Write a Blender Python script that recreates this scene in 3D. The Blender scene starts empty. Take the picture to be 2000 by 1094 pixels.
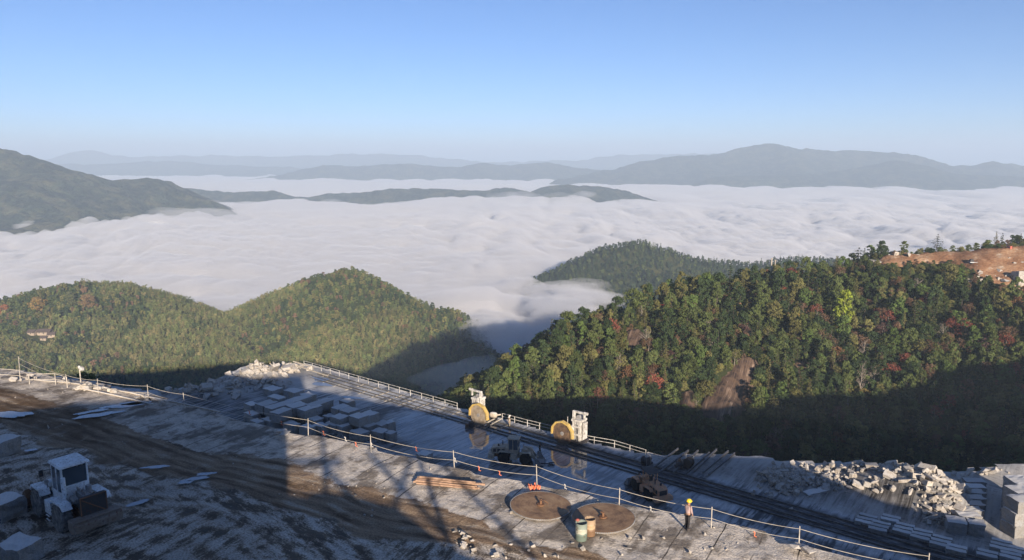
import bpy, bmesh, math, random
import numpy as np
from mathutils import Vector, Matrix, Euler

SC = bpy.context.scene
COL = SC.collection
rad = math.radians
# ------------------------------------------------------------------ camera, sky, sun, exposure
CAM_Z = 20.4
PITCH = 9.3
FPX = 1450.0
cam_data = bpy.data.cameras.new('camera')
cam = bpy.data.objects.new('camera', cam_data)
COL.objects.link(cam)
cam.location = (0, 0, CAM_Z)
cam.rotation_euler = (rad(90 - PITCH), 0, 0)
cam_data.sensor_width = 36.0
cam_data.lens = 36.0 * FPX / 2000.0
cam_data.clip_start = 0.5
cam_data.clip_end = 120000
SC.camera = cam

SUN_EL = 15.0
SUN_AZ = 15.2            # light travels towards (-sin, cos)
EXPOSURE = 1.16
w = bpy.data.worlds.new('World')
SC.world = w
w.use_nodes = True
wn = w.node_tree
wn.nodes.clear()
sky = wn.nodes.new('ShaderNodeTexSky')
sky.sky_type = 'NISHITA'
sky.sun_disc = False
sky.sun_elevation = rad(SUN_EL)
sky.sun_rotation = rad(180 - SUN_AZ)
sky.altitude = 3000
sky.air_density = 1.0
sky.dust_density = 0.3
sky.ozone_density = 3.5
bg = wn.nodes.new('ShaderNodeBackground')
bg.inputs['Strength'].default_value = 0.080
wo = wn.nodes.new('ShaderNodeOutputWorld')
tintn = wn.nodes.new('ShaderNodeMix'); tintn.data_type = 'RGBA'; tintn.blend_type = 'MULTIPLY'; tintn.inputs[0].default_value = 1.0
tintn.inputs[7].default_value = (0.56, 0.645, 0.78, 1)
wn.links.new(sky.outputs[0], tintn.inputs[6])
wn.links.new(tintn.outputs[2], bg.inputs[0])
wn.links.new(bg.outputs[0], wo.inputs[0])

sun_data = bpy.data.lights.new('sun', 'SUN')
sun_data.energy = 4.7
sun_data.angle = rad(0.5)
sun_data.color = (1.0, 0.86, 0.70)
sun = bpy.data.objects.new('sun', sun_data)
COL.objects.link(sun)
SDIR = Vector((-math.sin(rad(SUN_AZ)) * math.cos(rad(SUN_EL)), math.cos(rad(SUN_AZ)) * math.cos(rad(SUN_EL)), -math.sin(rad(SUN_EL))))
sun.rotation_euler = SDIR.to_track_quat('-Z', 'Y').to_euler()
sun.location = (0, -50, 200)

SC.view_settings.view_transform = 'Standard'
SC.view_settings.look = 'None'
SC.view_settings.exposure = EXPOSURE
SC.view_settings.gamma = 1.0
SC.view_settings.use_curve_mapping = False
SC.render.engine = 'CYCLES'
cy = SC.cycles
cy.use_denoising = True
try:
    cy.denoiser = 'OPENIMAGEDENOISE'
    cy.denoising_input_passes = 'RGB_ALBEDO_NORMAL'
except Exception:
    pass
cy.max_bounces = 8
cy.diffuse_bounces = 3
cy.glossy_bounces = 3
cy.transmission_bounces = 4
cy.volume_bounces = 3
cy.transparent_max_bounces = 8
cy.sample_clamp_indirect = 6.0
cy.caustics_reflective = False
cy.caustics_refractive = False

# ------------------------------------------------------------------ helpers: pixels of the 2000x1094 photo to world
CP, SP = math.cos(rad(PITCH)), math.sin(rad(PITCH))
def ray(px, py):
    a = (px - 1000.0) / FPX
    b = (547.0 - py) / FPX
    return Vector((a, CP + b * SP, -SP + b * CP))
def at(px, py, z):
    d = ray(px, py)
    t = (z - CAM_Z) / d.z
    return Vector((d.x * t, d.y * t, z))
def aty(px, py, y):
    d = ray(px, py)
    t = y / d.y
    return Vector((d.x * t, y, CAM_Z + d.z * t))
def to_px(x, y, z):
    x = np.asarray(x, float); y = np.asarray(y, float); z = np.asarray(z, float) - CAM_Z
    dep = y * CP - z * SP
    up = y * SP + z * CP
    dep = np.where(dep < 1e-3, 1e-3, dep)
    return 1000 + FPX * x / dep, 547 - FPX * up / dep, dep

# ------------------------------------------------------------------ numpy noise
def _hash(ix, iy, seed):
    n = (ix.astype(np.int64) * 374761393 + iy.astype(np.int64) * 668265263 + seed * 974634777) & 0xffffffff
    n = ((n ^ (n >> 13)) * 1274126177) & 0xffffffff
    n = (n ^ (n >> 16)) & 0xffffffff
    return n / 4294967295.0
def vnoise(x, y, seed=0):
    x = np.asarray(x, float); y = np.asarray(y, float)
    ix = np.floor(x); iy = np.floor(y)
    fx = x - ix; fy = y - iy
    fx = fx * fx * fx * (fx * (fx * 6 - 15) + 10); fy = fy * fy * fy * (fy * (fy * 6 - 15) + 10)
    a = _hash(ix, iy, seed); b = _hash(ix + 1, iy, seed); c = _hash(ix, iy + 1, seed); d = _hash(ix + 1, iy + 1, seed)
    return (a + (b - a) * fx + (c - a) * fy + (a - b - c + d) * fx * fy) * 2 - 1
def fbm(x, y, oct=4, seed=0, gain=0.5):
    x = np.asarray(x, float); y = np.asarray(y, float)
    s = 0; a = 1; n = 0
    for i in range(oct):
        ca, sa = math.cos(0.6 * i + .3), math.sin(0.6 * i + .3)
        s = s + a * vnoise((x * ca - y * sa) * 2 ** i + 7.3 * i, (x * sa + y * ca) * 2 ** i - 3.1 * i, seed + i * 17)
        n += a; a *= gain
    return s / n
def ridged(x, y, oct=4, seed=0, gain=0.5):
    s = 0; a = 1; n = 0
    for i in range(oct):
        s = s + a * (1 - 2 * np.abs(vnoise(x * 2 ** i + 5 * i, y * 2 ** i - 9 * i, seed + i * 13)))
        n += a; a *= gain
    return s / n
def smooth(e0, e1, x):
    t = np.clip((x - e0) / (e1 - e0), 0, 1)
    return t * t * (3 - 2 * t)

# ------------------------------------------------------------------ object helpers
def setp(o, label=None, cat=None, group=None, kind=None):
    if label: o['label'] = label
    if cat: o['category'] = cat
    if group: o['group'] = group
    if kind or cat: o['kind'] = kind or 'thing'
    return o
def mesh_obj(name, verts, faces, mat=None, parent=None, smooth_shade=False, link=True):
    me = bpy.data.meshes.new(name)
    me.from_pydata([tuple(v) for v in verts], [], [tuple(f) for f in faces])
    if mat: me.materials.append(mat)
    if smooth_shade:
        me.polygons.foreach_set('use_smooth', [True] * len(me.polygons))
    me.update()
    o = bpy.data.objects.new(name, me)
    if link: COL.objects.link(o)
    if parent is not None: o.parent = parent
    return o
def np_mesh(name, V, F, mat=None, smooth_shade=True, quads=True):
    me = bpy.data.meshes.new(name)
    k = F.shape[1]
    me.vertices.add(len(V)); me.vertices.foreach_set('co', np.asarray(V, np.float32).ravel())
    me.loops.add(F.size); me.loops.foreach_set('vertex_index', F.ravel().astype(np.int32))
    me.polygons.add(len(F)); me.polygons.foreach_set('loop_start', np.arange(0, F.size, k, dtype=np.int32))
    try: me.polygons.foreach_set('loop_total', np.full(len(F), k, dtype=np.int32))
    except Exception: pass
    if smooth_shade: me.polygons.foreach_set('use_smooth', np.ones(len(F), bool))
    if mat: me.materials.append(mat)
    me.update(calc_edges=True)
    me.validate()
    return me
def grid_faces(nx, ny):
    i = np.arange(nx - 1)[None, :] + np.arange(ny - 1)[:, None] * nx
    i = i.ravel()
    return np.stack([i, i + 1, i + 1 + nx, i + nx], 1)
def empty(name, loc=(0, 0, 0), rotz=0.0):
    o = bpy.data.objects.new(name, None)
    o.empty_display_size = 0.5
    COL.objects.link(o)
    o.location = loc
    o.rotation_euler = (0, 0, rotz)
    return o

# ------------------------------------------------------------------ material helpers
class N:
    def __init__(s, name):
        s.m = bpy.data.materials.new(name); s.m.use_nodes = True
        s.t = s.m.node_tree; s.t.nodes.clear()
        s.out = s.t.nodes.new('ShaderNodeOutputMaterial')
    def n(s, typ, **kw):
        nd = s.t.nodes.new(typ)
        for k, v in kw.items(): setattr(nd, k, v)
        return nd
    def l(s, a, b): s.t.links.new(a, b)
    def setin(s, nd, key, v):
        if hasattr(v, 'is_output') or isinstance(v, bpy.types.NodeSocket): s.l(v, nd.inputs[key])
        else: nd.inputs[key].default_value = v
    def bsdf(s, color, rough=0.8, metal=0.0, normal=None, spec=0.5, **kw):
        b = s.n('ShaderNodeBsdfPrincipled')
        s.setin(b, 'Base Color', color if not isinstance(color, tuple) else (*color[:3], 1))
        s.setin(b, 'Roughness', rough); s.setin(b, 'Metallic', metal)
        s.setin(b, 'Specular IOR Level', spec)
        if normal is not None: s.l(normal, b.inputs['Normal'])
        for k, v in kw.items(): s.setin(b, k.replace('_', ' '), v)
        s.l(b.outputs[0], s.out.inputs['Surface'])
        return b
    def coord(s, kind='Object', scale=None, rot=None, loc=None):
        tc = s.n('ShaderNodeTexCoord')
        o = tc.outputs[kind]
        if scale or rot or loc:
            mp = s.n('ShaderNodeMapping')
            if scale: mp.inputs['Scale'].default_value = scale if isinstance(scale, tuple) else (scale,) * 3
            if rot: mp.inputs['Rotation'].default_value = rot
            if loc: mp.inputs['Location'].default_value = loc
            s.l(o, mp.inputs[0]); o = mp.outputs[0]
        return o
    def pos(s, scale=None, rot=None, loc=None):
        g = s.n('ShaderNodeNewGeometry'); o = g.outputs['Position']
        if scale or rot or loc:
            # rotate first, then scale: two mappings
            if rot:
                mp = s.n('ShaderNodeMapping'); mp.inputs['Rotation'].default_value = rot
                s.l(o, mp.inputs[0]); o = mp.outputs[0]
            mp = s.n('ShaderNodeMapping')
            if scale: mp.inputs['Scale'].default_value = scale if isinstance(scale, tuple) else (scale,) * 3
            if loc: mp.inputs['Location'].default_value = loc
            s.l(o, mp.inputs[0]); o = mp.outputs[0]
        return o
    def noise(s, vec, scale=1.0, detail=5.0, rough=0.55, dist=0.0, col=False):
        nd = s.n('ShaderNodeTexNoise')
        if vec is not None: s.l(vec, nd.inputs['Vector'])
        nd.inputs['Scale'].default_value = scale; nd.inputs['Detail'].default_value = detail
        nd.inputs['Roughness'].default_value = rough; nd.inputs['Distortion'].default_value = dist
        return nd.outputs['Color'] if col else nd.outputs[0]
    def voronoi(s, vec, scale=1.0, feature='F1', out='Distance', rnd=1.0):
        nd = s.n('ShaderNodeTexVoronoi', feature=feature)
        if vec is not None: s.l(vec, nd.inputs['Vector'])
        nd.inputs['Scale'].default_value = scale; nd.inputs['Randomness'].default_value = rnd
        return nd.outputs[out]
    def ramp(s, fac, stops, interp='LINEAR'):
        r = s.n('ShaderNodeValToRGB'); r.color_ramp.interpolation = interp
        el = r.color_ramp.elements
        while len(el) < len(stops): el.new(0.5)
        for e, (p, c) in zip(el, stops):
            e.position = p
            e.color = (c, c, c, 1) if isinstance(c, (int, float)) else (*c[:3], 1)
        s.l(fac, r.inputs[0]); return r.outputs[0]
    def mix(s, fac, a, b, mode='MIX'):
        m = s.n('ShaderNodeMix', data_type='RGBA', blend_type=mode)
        s.setin(m, 0, fac)
        for k, v in ((6, a), (7, b)):
            s.setin(m, k, (*v[:3], 1) if isinstance(v, tuple) else v)
        return m.outputs[2]
    def math(s, op, a, b=None, clamp=False):
        m = s.n('ShaderNodeMath', operation=op, use_clamp=clamp)
        s.setin(m, 0, a)
        if b is not None: s.setin(m, 1, b)
        return m.outputs[0]
    def bump(s, h, strength=0.5, dist=0.1, prev=None):
        b = s.n('ShaderNodeBump'); s.l(h, b.inputs['Height'])
        b.inputs['Strength'].default_value = strength; b.inputs['Distance'].default_value = dist
        if prev is not None: s.l(prev, b.inputs['Normal'])
        return b.outputs[0]
    def hsv(s, col, h=0.5, sat=1.0, v=1.0):
        x = s.n('ShaderNodeHueSaturation'); s.setin(x, 'Hue', h); s.setin(x, 'Saturation', sat); s.setin(x, 'Value', v)
        s.setin(x, 'Color', (*col[:3], 1) if isinstance(col, tuple) else col)
        return x.outputs[0]

# ------------------------------------------------------------------ terrain
FLOOR_Z = -23.1
def ridge_pts(lst, drop=0.0):
    out = []
    for px, py, Y in lst:
        p = aty(px, py, Y)
        out.append((p.x, p.y, p.z - drop))
    return np.array(out)
def tent(X, Y, P, front, back, r=14.0, spur=0.0, seed=0, wl=110.0):
    """height of a ridge following polyline P, falling away on both sides"""
    best = np.full(X.shape, -1e9); mind = None
    for a, b in zip(P[:-1], P[1:]):
        d = b - a
        L2 = d[0] ** 2 + d[1] ** 2
        t = np.clip(((X - a[0]) * d[0] + (Y - a[1]) * d[1]) / L2, 0, 1)
        cx = a[0] + t * d[0]; cyy = a[1] + t * d[1]
        dist = np.hypot(X - cx, Y - cyy)
        isfront = smooth(-25, 25, cyy - Y)
        sl = back + (front - back) * isfront
        dd = np.sqrt(dist ** 2 + r * r) - r
        h = a[2] + t * d[2] - sl * dd
        best = np.maximum(best, h)
        mind = dist if mind is None else np.minimum(mind, dist)
    if spur:
        k = smooth(0, max(120, wl * .45), mind)
        best = best + spur * k * (ridged(X / wl, Y / wl, 3, seed) - .45)
    return best
R_LEFT = ridge_pts([(-420, 640, 900), (-150, 600, 960), (0, 583, 1000), (60, 568, 1010), (160, 549, 1020), (250, 555, 1000), (330, 577, 1000), (400, 602, 1010), (440, 618, 1030), (520, 609, 1030), (560, 578, 1040), (620, 539, 1050), (680, 525, 1050), (735, 560, 1030), (780, 603, 1000), (825, 648, 960), (870, 680, 930), (920, 698, 905), (970, 710, 890), (1012, 724, 880), (1060, 750, 865)], 7)
R_LSPUR = ridge_pts([(250, 555, 1000), (330, 600, 930), (420, 640, 880), (480, 680, 820)], 12)
R_LSPUR2 = ridge_pts([(672, 545, 1030), (676, 580, 985), (640, 625, 925), (600, 660, 860)], 10)
R_LSPUR3 = ridge_pts([(750, 625, 1000), (780, 662, 930), (770, 700, 860)], 12)
R_LSPUR4 = ridge_pts([(100, 560, 1015), (40, 640, 900), (10, 700, 820)], 12)
R_RIGHT = ridge_pts([(915, 812, 275), (960, 775, 290), (1010, 745, 305), (1060, 713, 318), (1110, 679, 330), (1160, 647, 345), (1250, 609, 368), (1340, 577, 390), (1420, 560, 405), (1500, 538, 415), (1600, 530, 425), (1680, 515, 430), (1740, 494, 432), (1800, 489, 432), (1850, 485, 430), (1950, 477, 425), (2100, 466, 420), (2500, 436, 420)], 3)
R_RBACK = ridge_pts([(1780, 520, 500), (1850, 503, 500), (1900, 490, 510), (1950, 480, 515), (2000, 470, 520), (2200, 440, 530), (2500, 410, 530)], 4)
R_MID = ridge_pts([(1110, 610, 1370), (1122, 540, 1390), (1142, 510, 1400), (1180, 486, 1400), (1245, 473, 1400), (1290, 485, 1400), (1330, 502, 1400), (1400, 513, 1410), (1470, 517, 1420), (1550, 506, 1420), (1620, 510, 1420), (1750, 520, 1430), (2100, 540, 1430)], 3)

# quarry outline at floor level (outer rim), from far left round to the right
RIM_PX = [(-260, 735), (-60, 728), (60, 733), (180, 752), (255, 765), (330, 772), (400, 762), (470, 735), (520, 722), (575, 712), (600, 711), (680, 733), (760, 756), (893, 797), (960, 813), (1130, 860), (1245, 886), (1330, 893), (1500, 902), (1640, 912), (1720, 922), (1850, 930), (1900, 926), (1960, 916), (2060, 914), (2300, 912)]
RIM = [at(px, py, FLOOR_Z) for px, py in RIM_PX]
QPOLY = np.array([(p.x, p.y) for p in RIM] + [(190, 60), (190, -200), (-330, -200), (-330, 110)])
def poly_sd(X, Y, P):
    """distance outside polygon (0 inside)"""
    inside = np.zeros(X.shape, bool)
    best = np.full(X.shape, 1e9)
    n = len(P)
    for i in range(n):
        a = P[i]; b = P[(i + 1) % n]
        d = b - a
        t = np.clip(((X - a[0]) * d[0] + (Y - a[1]) * d[1]) / (d @ d), 0, 1)
        best = np.minimum(best, np.hypot(X - a[0] - t * d[0], Y - a[1] - t * d[1]))
        c = ((a[1] > Y) != (b[1] > Y)) & (X < (b[0] - a[0]) * (Y - a[1]) / (b[1] - a[1] + 1e-12) + a[0])
        inside ^= c
    return np.where(inside, 0, best), inside, best
def H(X, Y):
    X = np.asarray(X, float); Y = np.asarray(Y, float)
    hl = tent(X, Y, R_LEFT, 0.42, 0.6, 16, 14, 3, 150)
    hl = hl + 16 * (ridged(X / 70, Y / 300, 3, 33) - .35) * smooth(1015, 930, Y) * smooth(560, 700, Y)
    hl = np.maximum(hl, tent(X, Y, R_LSPUR, 0.38, 0.95, 12, 9, 5, 100))
    hl = np.maximum(hl, tent(X, Y, R_LSPUR2, 0.5, 1.0, 12, 9, 6, 90))
    hl = np.maximum(hl, tent(X, Y, R_LSPUR3, 0.5, 1.0, 12, 7, 7, 90))
    hl = np.maximum(hl, tent(X, Y, R_LSPUR4, 0.38, 0.95, 12, 9, 8, 90))
    hr = tent(X, Y, R_RIGHT, 0.52, 0.75, 10, 9, 11, 55)
    hb = tent(X, Y, R_RBACK, 0.6, 0.6, 10, 0, 12)
    hm = tent(X, Y, R_MID, 0.5, 0.6, 14, 26, 14, 150)
    d, ins, _ = poly_sd(X, Y, QPOLY)
    hc = FLOOR_Z - 3 - 0.95 * d + 5 * smooth(10, 60, d) * fbm(X / 40, Y / 40, 3, 21)
    h = np.maximum(np.maximum(hl, hr), np.maximum(hb, hm))
    h = np.maximum(h, hc)
    # broad valley floor in front of the left hills
    base = -238 + 12 * fbm(X / 160, Y / 160, 3, 31)
    base = np.where(Y > 1100, -330, base)
    base = base - 90 * smooth(-120, 60, X - 0.02 * Y)
    h = np.maximum(h, base)
    h = h + 2.2 * fbm(X / 28, Y / 28, 3, 41) * np.where(ins, 0, 1)
    h = np.where(ins, FLOOR_Z - 4, h)
    return h
# ------------------------------------------------------------------ forest ground
def mat_forest_floor():
    k = N('forest_floor')
    v = k.pos()
    n1 = k.noise(v, 0.02, 6); n2 = k.noise(v, 0.15, 5)
    c = k.ramp(n1, [(0.3, (0.022, 0.035, 0.012)), (0.5, (0.045, 0.055, 0.018)), (0.7, (0.075, 0.075, 0.028))])
    c = k.mix(k.ramp(n2, [(0.4, 0.0), (0.7, 0.7)]), c, (0.03, 0.028, 0.014))
    k.bsdf(c, 0.95, spec=0.1, normal=k.bump(n2, 0.8, 2.0))
    return k.m
M_FLOORFOREST = mat_forest_floor()
def terrain(name, x0, x1, nx, y0, y1, ny, fn, mat):
    xs = np.linspace(x0, x1, nx); ys = np.linspace(y0, y1, ny)
    X, Y = np.meshgrid(xs, ys)
    Z = fn(X, Y)
    V = np.stack([X.ravel(), Y.ravel(), Z.ravel()], 1)
    o = bpy.data.objects.new(name, np_mesh(name, V, grid_faces(nx, ny), mat))
    COL.objects.link(o); setp(o, kind='structure')
    return o
terrain('hills', -1000, 1000, 290, -240, 1560, 260, H, M_FLOORFOREST)
def mat_plain():
    k = N('valley_ground'); k.bsdf((0.06, 0.07, 0.04), 0.95, spec=0.1); return k.m
gp = mesh_obj('ground', [(-43500, -2400, -345), (43500, -2400, -345), (43500, 43500, -345), (-43500, 43500, -345)], [(0, 1, 2, 3)], mat_plain())
setp(gp, kind='structure')

# distant mountains: ridge line traced, real distance and body
def mat_mountain(name, tint):
    k = N(name)
    v = k.pos()
    n1 = k.noise(v, 0.006, 6, 0.6); n2 = k.noise(v, 0.04, 5, 0.6)
    c = k.ramp(n1, [(0.35, tuple(t * 0.6 for t in tint)), (0.55, tint), (0.72, tuple(t * 1.6 for t in tint))])
    c = k.mix(k.ramp(n2, [(0.45, 0.0), (0.58, 0.9)]), c, tuple(t * 0.3 for t in tint))
    n3 = k.noise(v, 0.012, 7, 0.7)
    c = k.mix(k.ramp(n3, [(0.48, 0.0), (0.60, 0.7)]), c, (0.11, 0.10, 0.05))
    k.bsdf(c, 0.95, spec=0.1, normal=k.bump(n2, 1.0, 25.0))
    return k.m
M_MTN = mat_mountain('wooded_mountain', (0.040, 0.055, 0.028))
FOG_Z = -209.0
def mountain(name, line, front, back, spur, wl, seed, step, drop=0, bottom=-340, wob=6.0, span=None):
    P = ridge_pts(line, drop); lat = spur
    x0, x1 = P[:, 0].min(), P[:, 0].max(); y0, y1 = P[:, 1].min(), P[:, 1].max()
    hi = P[:, 2].max() - FOG_Z
    mg = (span or (hi / min(front, back) * 1.15)) + 50
    nx = int((x1 - x0 + 2 * mg) / step) + 2; ny = int((y1 - y0 + 2 * mg) / step) + 2
    def fn(X, Y):
        h = tent(X, Y, P, front, back, wl * 0.08, spur, seed, wl)
        hh = np.clip(P[:, 2].max() - h, 0, 1e9)
        h = h + wob * fbm(X / (wl * .12), Y / (wl * .12), 3, seed + 5)
        return np.maximum(h, bottom)
    o = terrain(name, x0 - mg, x1 + mg, nx, y0 - mg, y1 + mg, ny, fn, M_MTN)
    return o
mountain('mountain', [(-700, 200, 3300), (-400, 235, 3200), (-200, 262, 3100), (-60, 272, 3000), (0, 285, 3000), (40, 298, 3000), (70, 313, 3000), (110, 322, 3010), (150, 331, 3050), (200, 344, 3100), (250, 348, 3150), (285, 344, 3200), (320, 353, 3250), (350, 372, 3300), (385, 390, 3380), (410, 402, 3420), (450, 413, 3450), (500, 425, 3480)], 0.42, 0.5, 50, 420, 51, 18, 6, wob=12)
# line of low wooded islands above the fog
mountain('mountain', [(340, 375, 4500), (360, 367, 4500), (400, 371, 4500), (450, 376, 4500), (500, 374, 4500), (530, 373, 4500), (570, 383, 4450), (600, 386, 4450), (640, 378, 4450), (700, 376, 4450), (730, 373, 4450), (760, 369, 4450), (820, 368, 4450), (880, 370, 4450), (940, 373, 4450), (985, 366, 4450), (1010, 370, 4400), (1050, 377, 4400), (1085, 360, 4350), (1120, 362, 4350), (1180, 365, 4350), (1225, 374, 4320), (1240, 384, 4320)], 0.35, 0.45, 16, 260, 52, 22, 0, wob=9)
mountain('mountain', [(480, 352, 8400), (530, 345, 8400), (590, 331, 8400), (640, 321, 8400), (700, 325, 8400), (775, 320, 8400), (800, 319, 8400), (850, 325, 8400), (900, 327, 8400), (940, 318, 8400), (1000, 322, 8400), (1070, 317, 8400), (1110, 325, 8400), (1160, 331, 8400), (1220, 340, 8400)], 0.35, 0.4, 35, 500, 53, 50, 0, wob=17)
mountain('mountain', [(1100, 350, 7000), (1140, 342, 7100), (1180, 334, 7200), (1230, 326, 7300), (1270, 312, 7400), (1310, 306, 7400), (1360, 304, 7400), (1410, 300, 7400), (1450, 288, 7400), (1500, 279, 7400), (1530, 287, 7400), (1560, 291, 7400), (1600, 292, 7400), (1680, 296, 7400), (1740, 297, 7400), (1780, 303, 7350), (1830, 322, 7300), (1880, 325, 7200), (1950, 317, 7200), (2000, 323, 7200), (2120, 330, 7200), (2400, 320, 7200)], 0.33, 0.4, 60, 700, 54, 48, 0, wob=22)
mountain('mountain', [(1400, 345, 6300), (1600, 340, 6300), (1690, 325, 6350), (1750, 312, 6400), (1800, 322, 6400), (1870, 340, 6300), (2000, 345, 6300)], 0.35, 0.4, 30, 500, 55, 48, 0)
mountain('mountain', [(80, 325, 14000), (140, 303, 14000), (175, 293, 14000), (210, 303, 14000), (260, 308, 14000), (330, 307, 14000), (420, 303, 14000), (520, 306, 14000), (600, 304, 14000), (700, 300, 14000), (820, 303, 14000), (870, 311, 14000), (960, 318, 14000), (1100, 314, 14000), (1250, 301, 14000), (1330, 302, 14000), (1450, 298, 14000)], 0.3, 0.4, 90, 1100, 56, 110, 0, wob=42)
mountain('mountain', [(-300, 315, 10500), (200, 322, 10500), (320, 314, 10500), (420, 322, 10500), (560, 326, 10500), (640, 333, 10500)], 0.3, 0.4, 60, 900, 57, 90, 0, wob=26)

# ------------------------------------------------------------------ fog sea
def F(X, Y):
    D = np.hypot(X, Y)
    amp = smooth(300, 3000, D) * 0.7 + 0.45
    warp = 60 * fbm(X / 500, Y / 500, 2, 71)
    b = np.abs(vnoise((X + warp) / 330, (Y - warp) / 230, 72)) * 2.4 - .8
    w2 = 25 * fbm(X / 120, Y / 120, 2, 78)
    b2 = np.abs(vnoise((X - warp + w2) / 120, (Y + warp) / 95, 73)) * 2.4 - .8
    b3 = np.abs(vnoise((X + w2) / 48, (Y - w2) / 40, 79)) * 2 - .7
    far_ = smooth(5200, 2600, D)
    h = FOG_Z - 3 + amp * (16 * fbm(X / 900, Y / 600, 3, 70) + 12 * b + 10 * b2 * (.75 + .8 * vnoise(X / 700, Y / 700, 77)) * (.35 + .65 * far_) + 6.0 * b3 * far_ + 4.5 * fbm(X / 50, Y / 45, 4, 74) * far_ + 1.5 * fbm(X / 20, Y / 20, 2, 75))
    h = h - 34 * np.exp(-(((X - 200) / 130) ** 2 + ((Y - 1150) / 140) ** 2))
    h = h + 20 * np.exp(-(((X - 25) / 70) ** 2 + ((Y - 1340) / 80) ** 2))
    h = h + 24 * fbm(X / 55, Y / 50, 4, 87) * np.exp(-(((X - 70) / 190) ** 2 + ((Y - 1190) / 190) ** 2))
    h = h + (8 + 8 * b2) * np.exp(-(((X - 78) / 85) ** 2 + ((Y - 1225) / 90) ** 2))
    h = h - 13 * np.exp(-((Y - 4350) / 350) ** 2)
    h = h - 75 * smooth(985, 900, Y) * smooth(-260, -180, X)
    h = h + 22 * np.exp(-(((X + 100) / 120) ** 2 + ((Y - 1180) / 60) ** 2))
    h = h - 90 * smooth(950, 700, Y) * smooth(60, -60, X + 20)
    h = h - 40 * smooth(850, 650, Y)
    h = h - 120 * smooth(430, 300, Y)
    return h
def mat_fog_core():
    k = N('fog_core'); k.bsdf((0.76, 0.75, 0.76), 1.0, spec=0.0); return k.m
def mat_fog_vol(dens):
    k = N('fog_vapour')
    pv = k.n('ShaderNodeVolumePrincipled')
    pv.inputs['Color'].default_value = (0.90, 0.895, 0.90, 1)
    pv.inputs['Density'].default_value = dens
    pv.inputs['Anisotropy'].default_value = 0.0
    k.l(pv.outputs[0], k.out.inputs['Volume'])
    return k.m
FOG_DEPTH = 24.0
def fog_mesh(name, off, closed, mat, ymin=330.0):
    # rows spaced geometrically with distance, columns fan out
    ny, nx = 620, 420
    ys = ymin * (34000.0 / ymin) ** (np.linspace(0, 1, ny) ** 1.15)
    u = np.linspace(-1, 1, nx)
    Yg = np.repeat(ys[:, None], nx, 1)
    Xg = u[None, :] * (Yg * 0.95 + 250)
    fade = smooth(9000, 16000, Yg)
    Z = F(Xg, Yg) * (1 - fade) + FOG_Z * fade + off
    V = np.stack([Xg.ravel(), Yg.ravel(), Z.ravel()], 1)
    Fc = grid_faces(nx, ny)
    if closed:
        n = len(V)
        Vb = V.copy(); Vb[:, 2] = np.minimum(Vb[:, 2] - 60, -336)
        V = np.concatenate([V, Vb])
        Fb = Fc[:, ::-1] + n
        e = []
        top = np.arange(nx - 1); 
        e.append(np.stack([top + 1, top, top + n, top + 1 + n], 1))
        b = (ny - 1) * nx + np.arange(nx - 1)
        e.append(np.stack([b, b + 1, b + 1 + n, b + n], 1))
        l = np.arange(ny - 1) * nx
        e.append(np.stack([l, l + nx, l + nx + n, l + n], 1))
        r = l + nx - 1
        e.append(np.stack([r + nx, r, r + n, r + nx + n], 1))
        Fc = np.concatenate([Fc, Fb] + e)
    o = bpy.data.objects.new(name, np_mesh(name, V, Fc, mat))
    COL.objects.link(o); setp(o, kind='stuff')
    return o
fc = fog_mesh('fog', -FOG_DEPTH, False, mat_fog_core())
fv = fog_mesh('fog', 0.0, True, mat_fog_vol(0.045))

def mist(px, py, Y, rx, ry, rz_, dens, seed):
    c = aty(px, py, Y)
    bm = bmesh.new(); bmesh.ops.create_icosphere(bm, subdivisions=5, radius=1.0)
    for v in bm.verts:
        p = v.co.normalized()
        a = math.atan2(p.y, p.x)
        q = 1 + .35 * float(fbm(p.x * 1.7 + seed * 3, p.y * 1.7 + p.z * 2.1, 4, seed))
        v.co = Vector((p.x * rx * q, p.y * ry * q, p.z * rz_ * q * (1 if p.z > 0 else .6)))
    me = bpy.data.meshes.new('mist'); bm.to_mesh(me); bm.free(); me.materials.append(mat_fog_vol(dens))
    o = bpy.data.objects.new('mist', me); COL.objects.link(o); o.location = c; setp(o, kind='stuff'); return o
mist(925, 748, 640, 55, 60, 16, .006, 3)
mr = random.Random(4)
def puffs(n, px0, px1, py0, py1, y0, y1, r0, r1, d0, d1):
    for i in range(n):
        t = mr.random(); r = mr.uniform(r0, r1)
        mist(px0 + (px1 - px0) * t, py0 + (py1 - py0) * t + mr.uniform(-9, 9), mr.uniform(y0, y1), r * mr.uniform(.9, 1.6), r, r * mr.uniform(.3, .5), mr.uniform(d0, d1), 10 + i + int(px0))
puffs(9, 1085, 1185, 560, 602, 1130, 1300, 26, 60, .007, .016)
puffs(5, 1060, 1130, 590, 640, 1050, 1180, 35, 60, .006, .012)
puffs(6, 860, 985, 628, 668, 1010, 1060, 25, 42, .006, .012)
puffs(5, 430, 570, 614, 592, 1080, 1150, 24, 45, .006, .012)
puffs(5, 150, 430, 446, 418, 2500, 3300, 90, 160, .002, .005)
puffs(7, 600, 1220, 394, 386, 4050, 4250, 50, 90, .002, .005)
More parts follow.
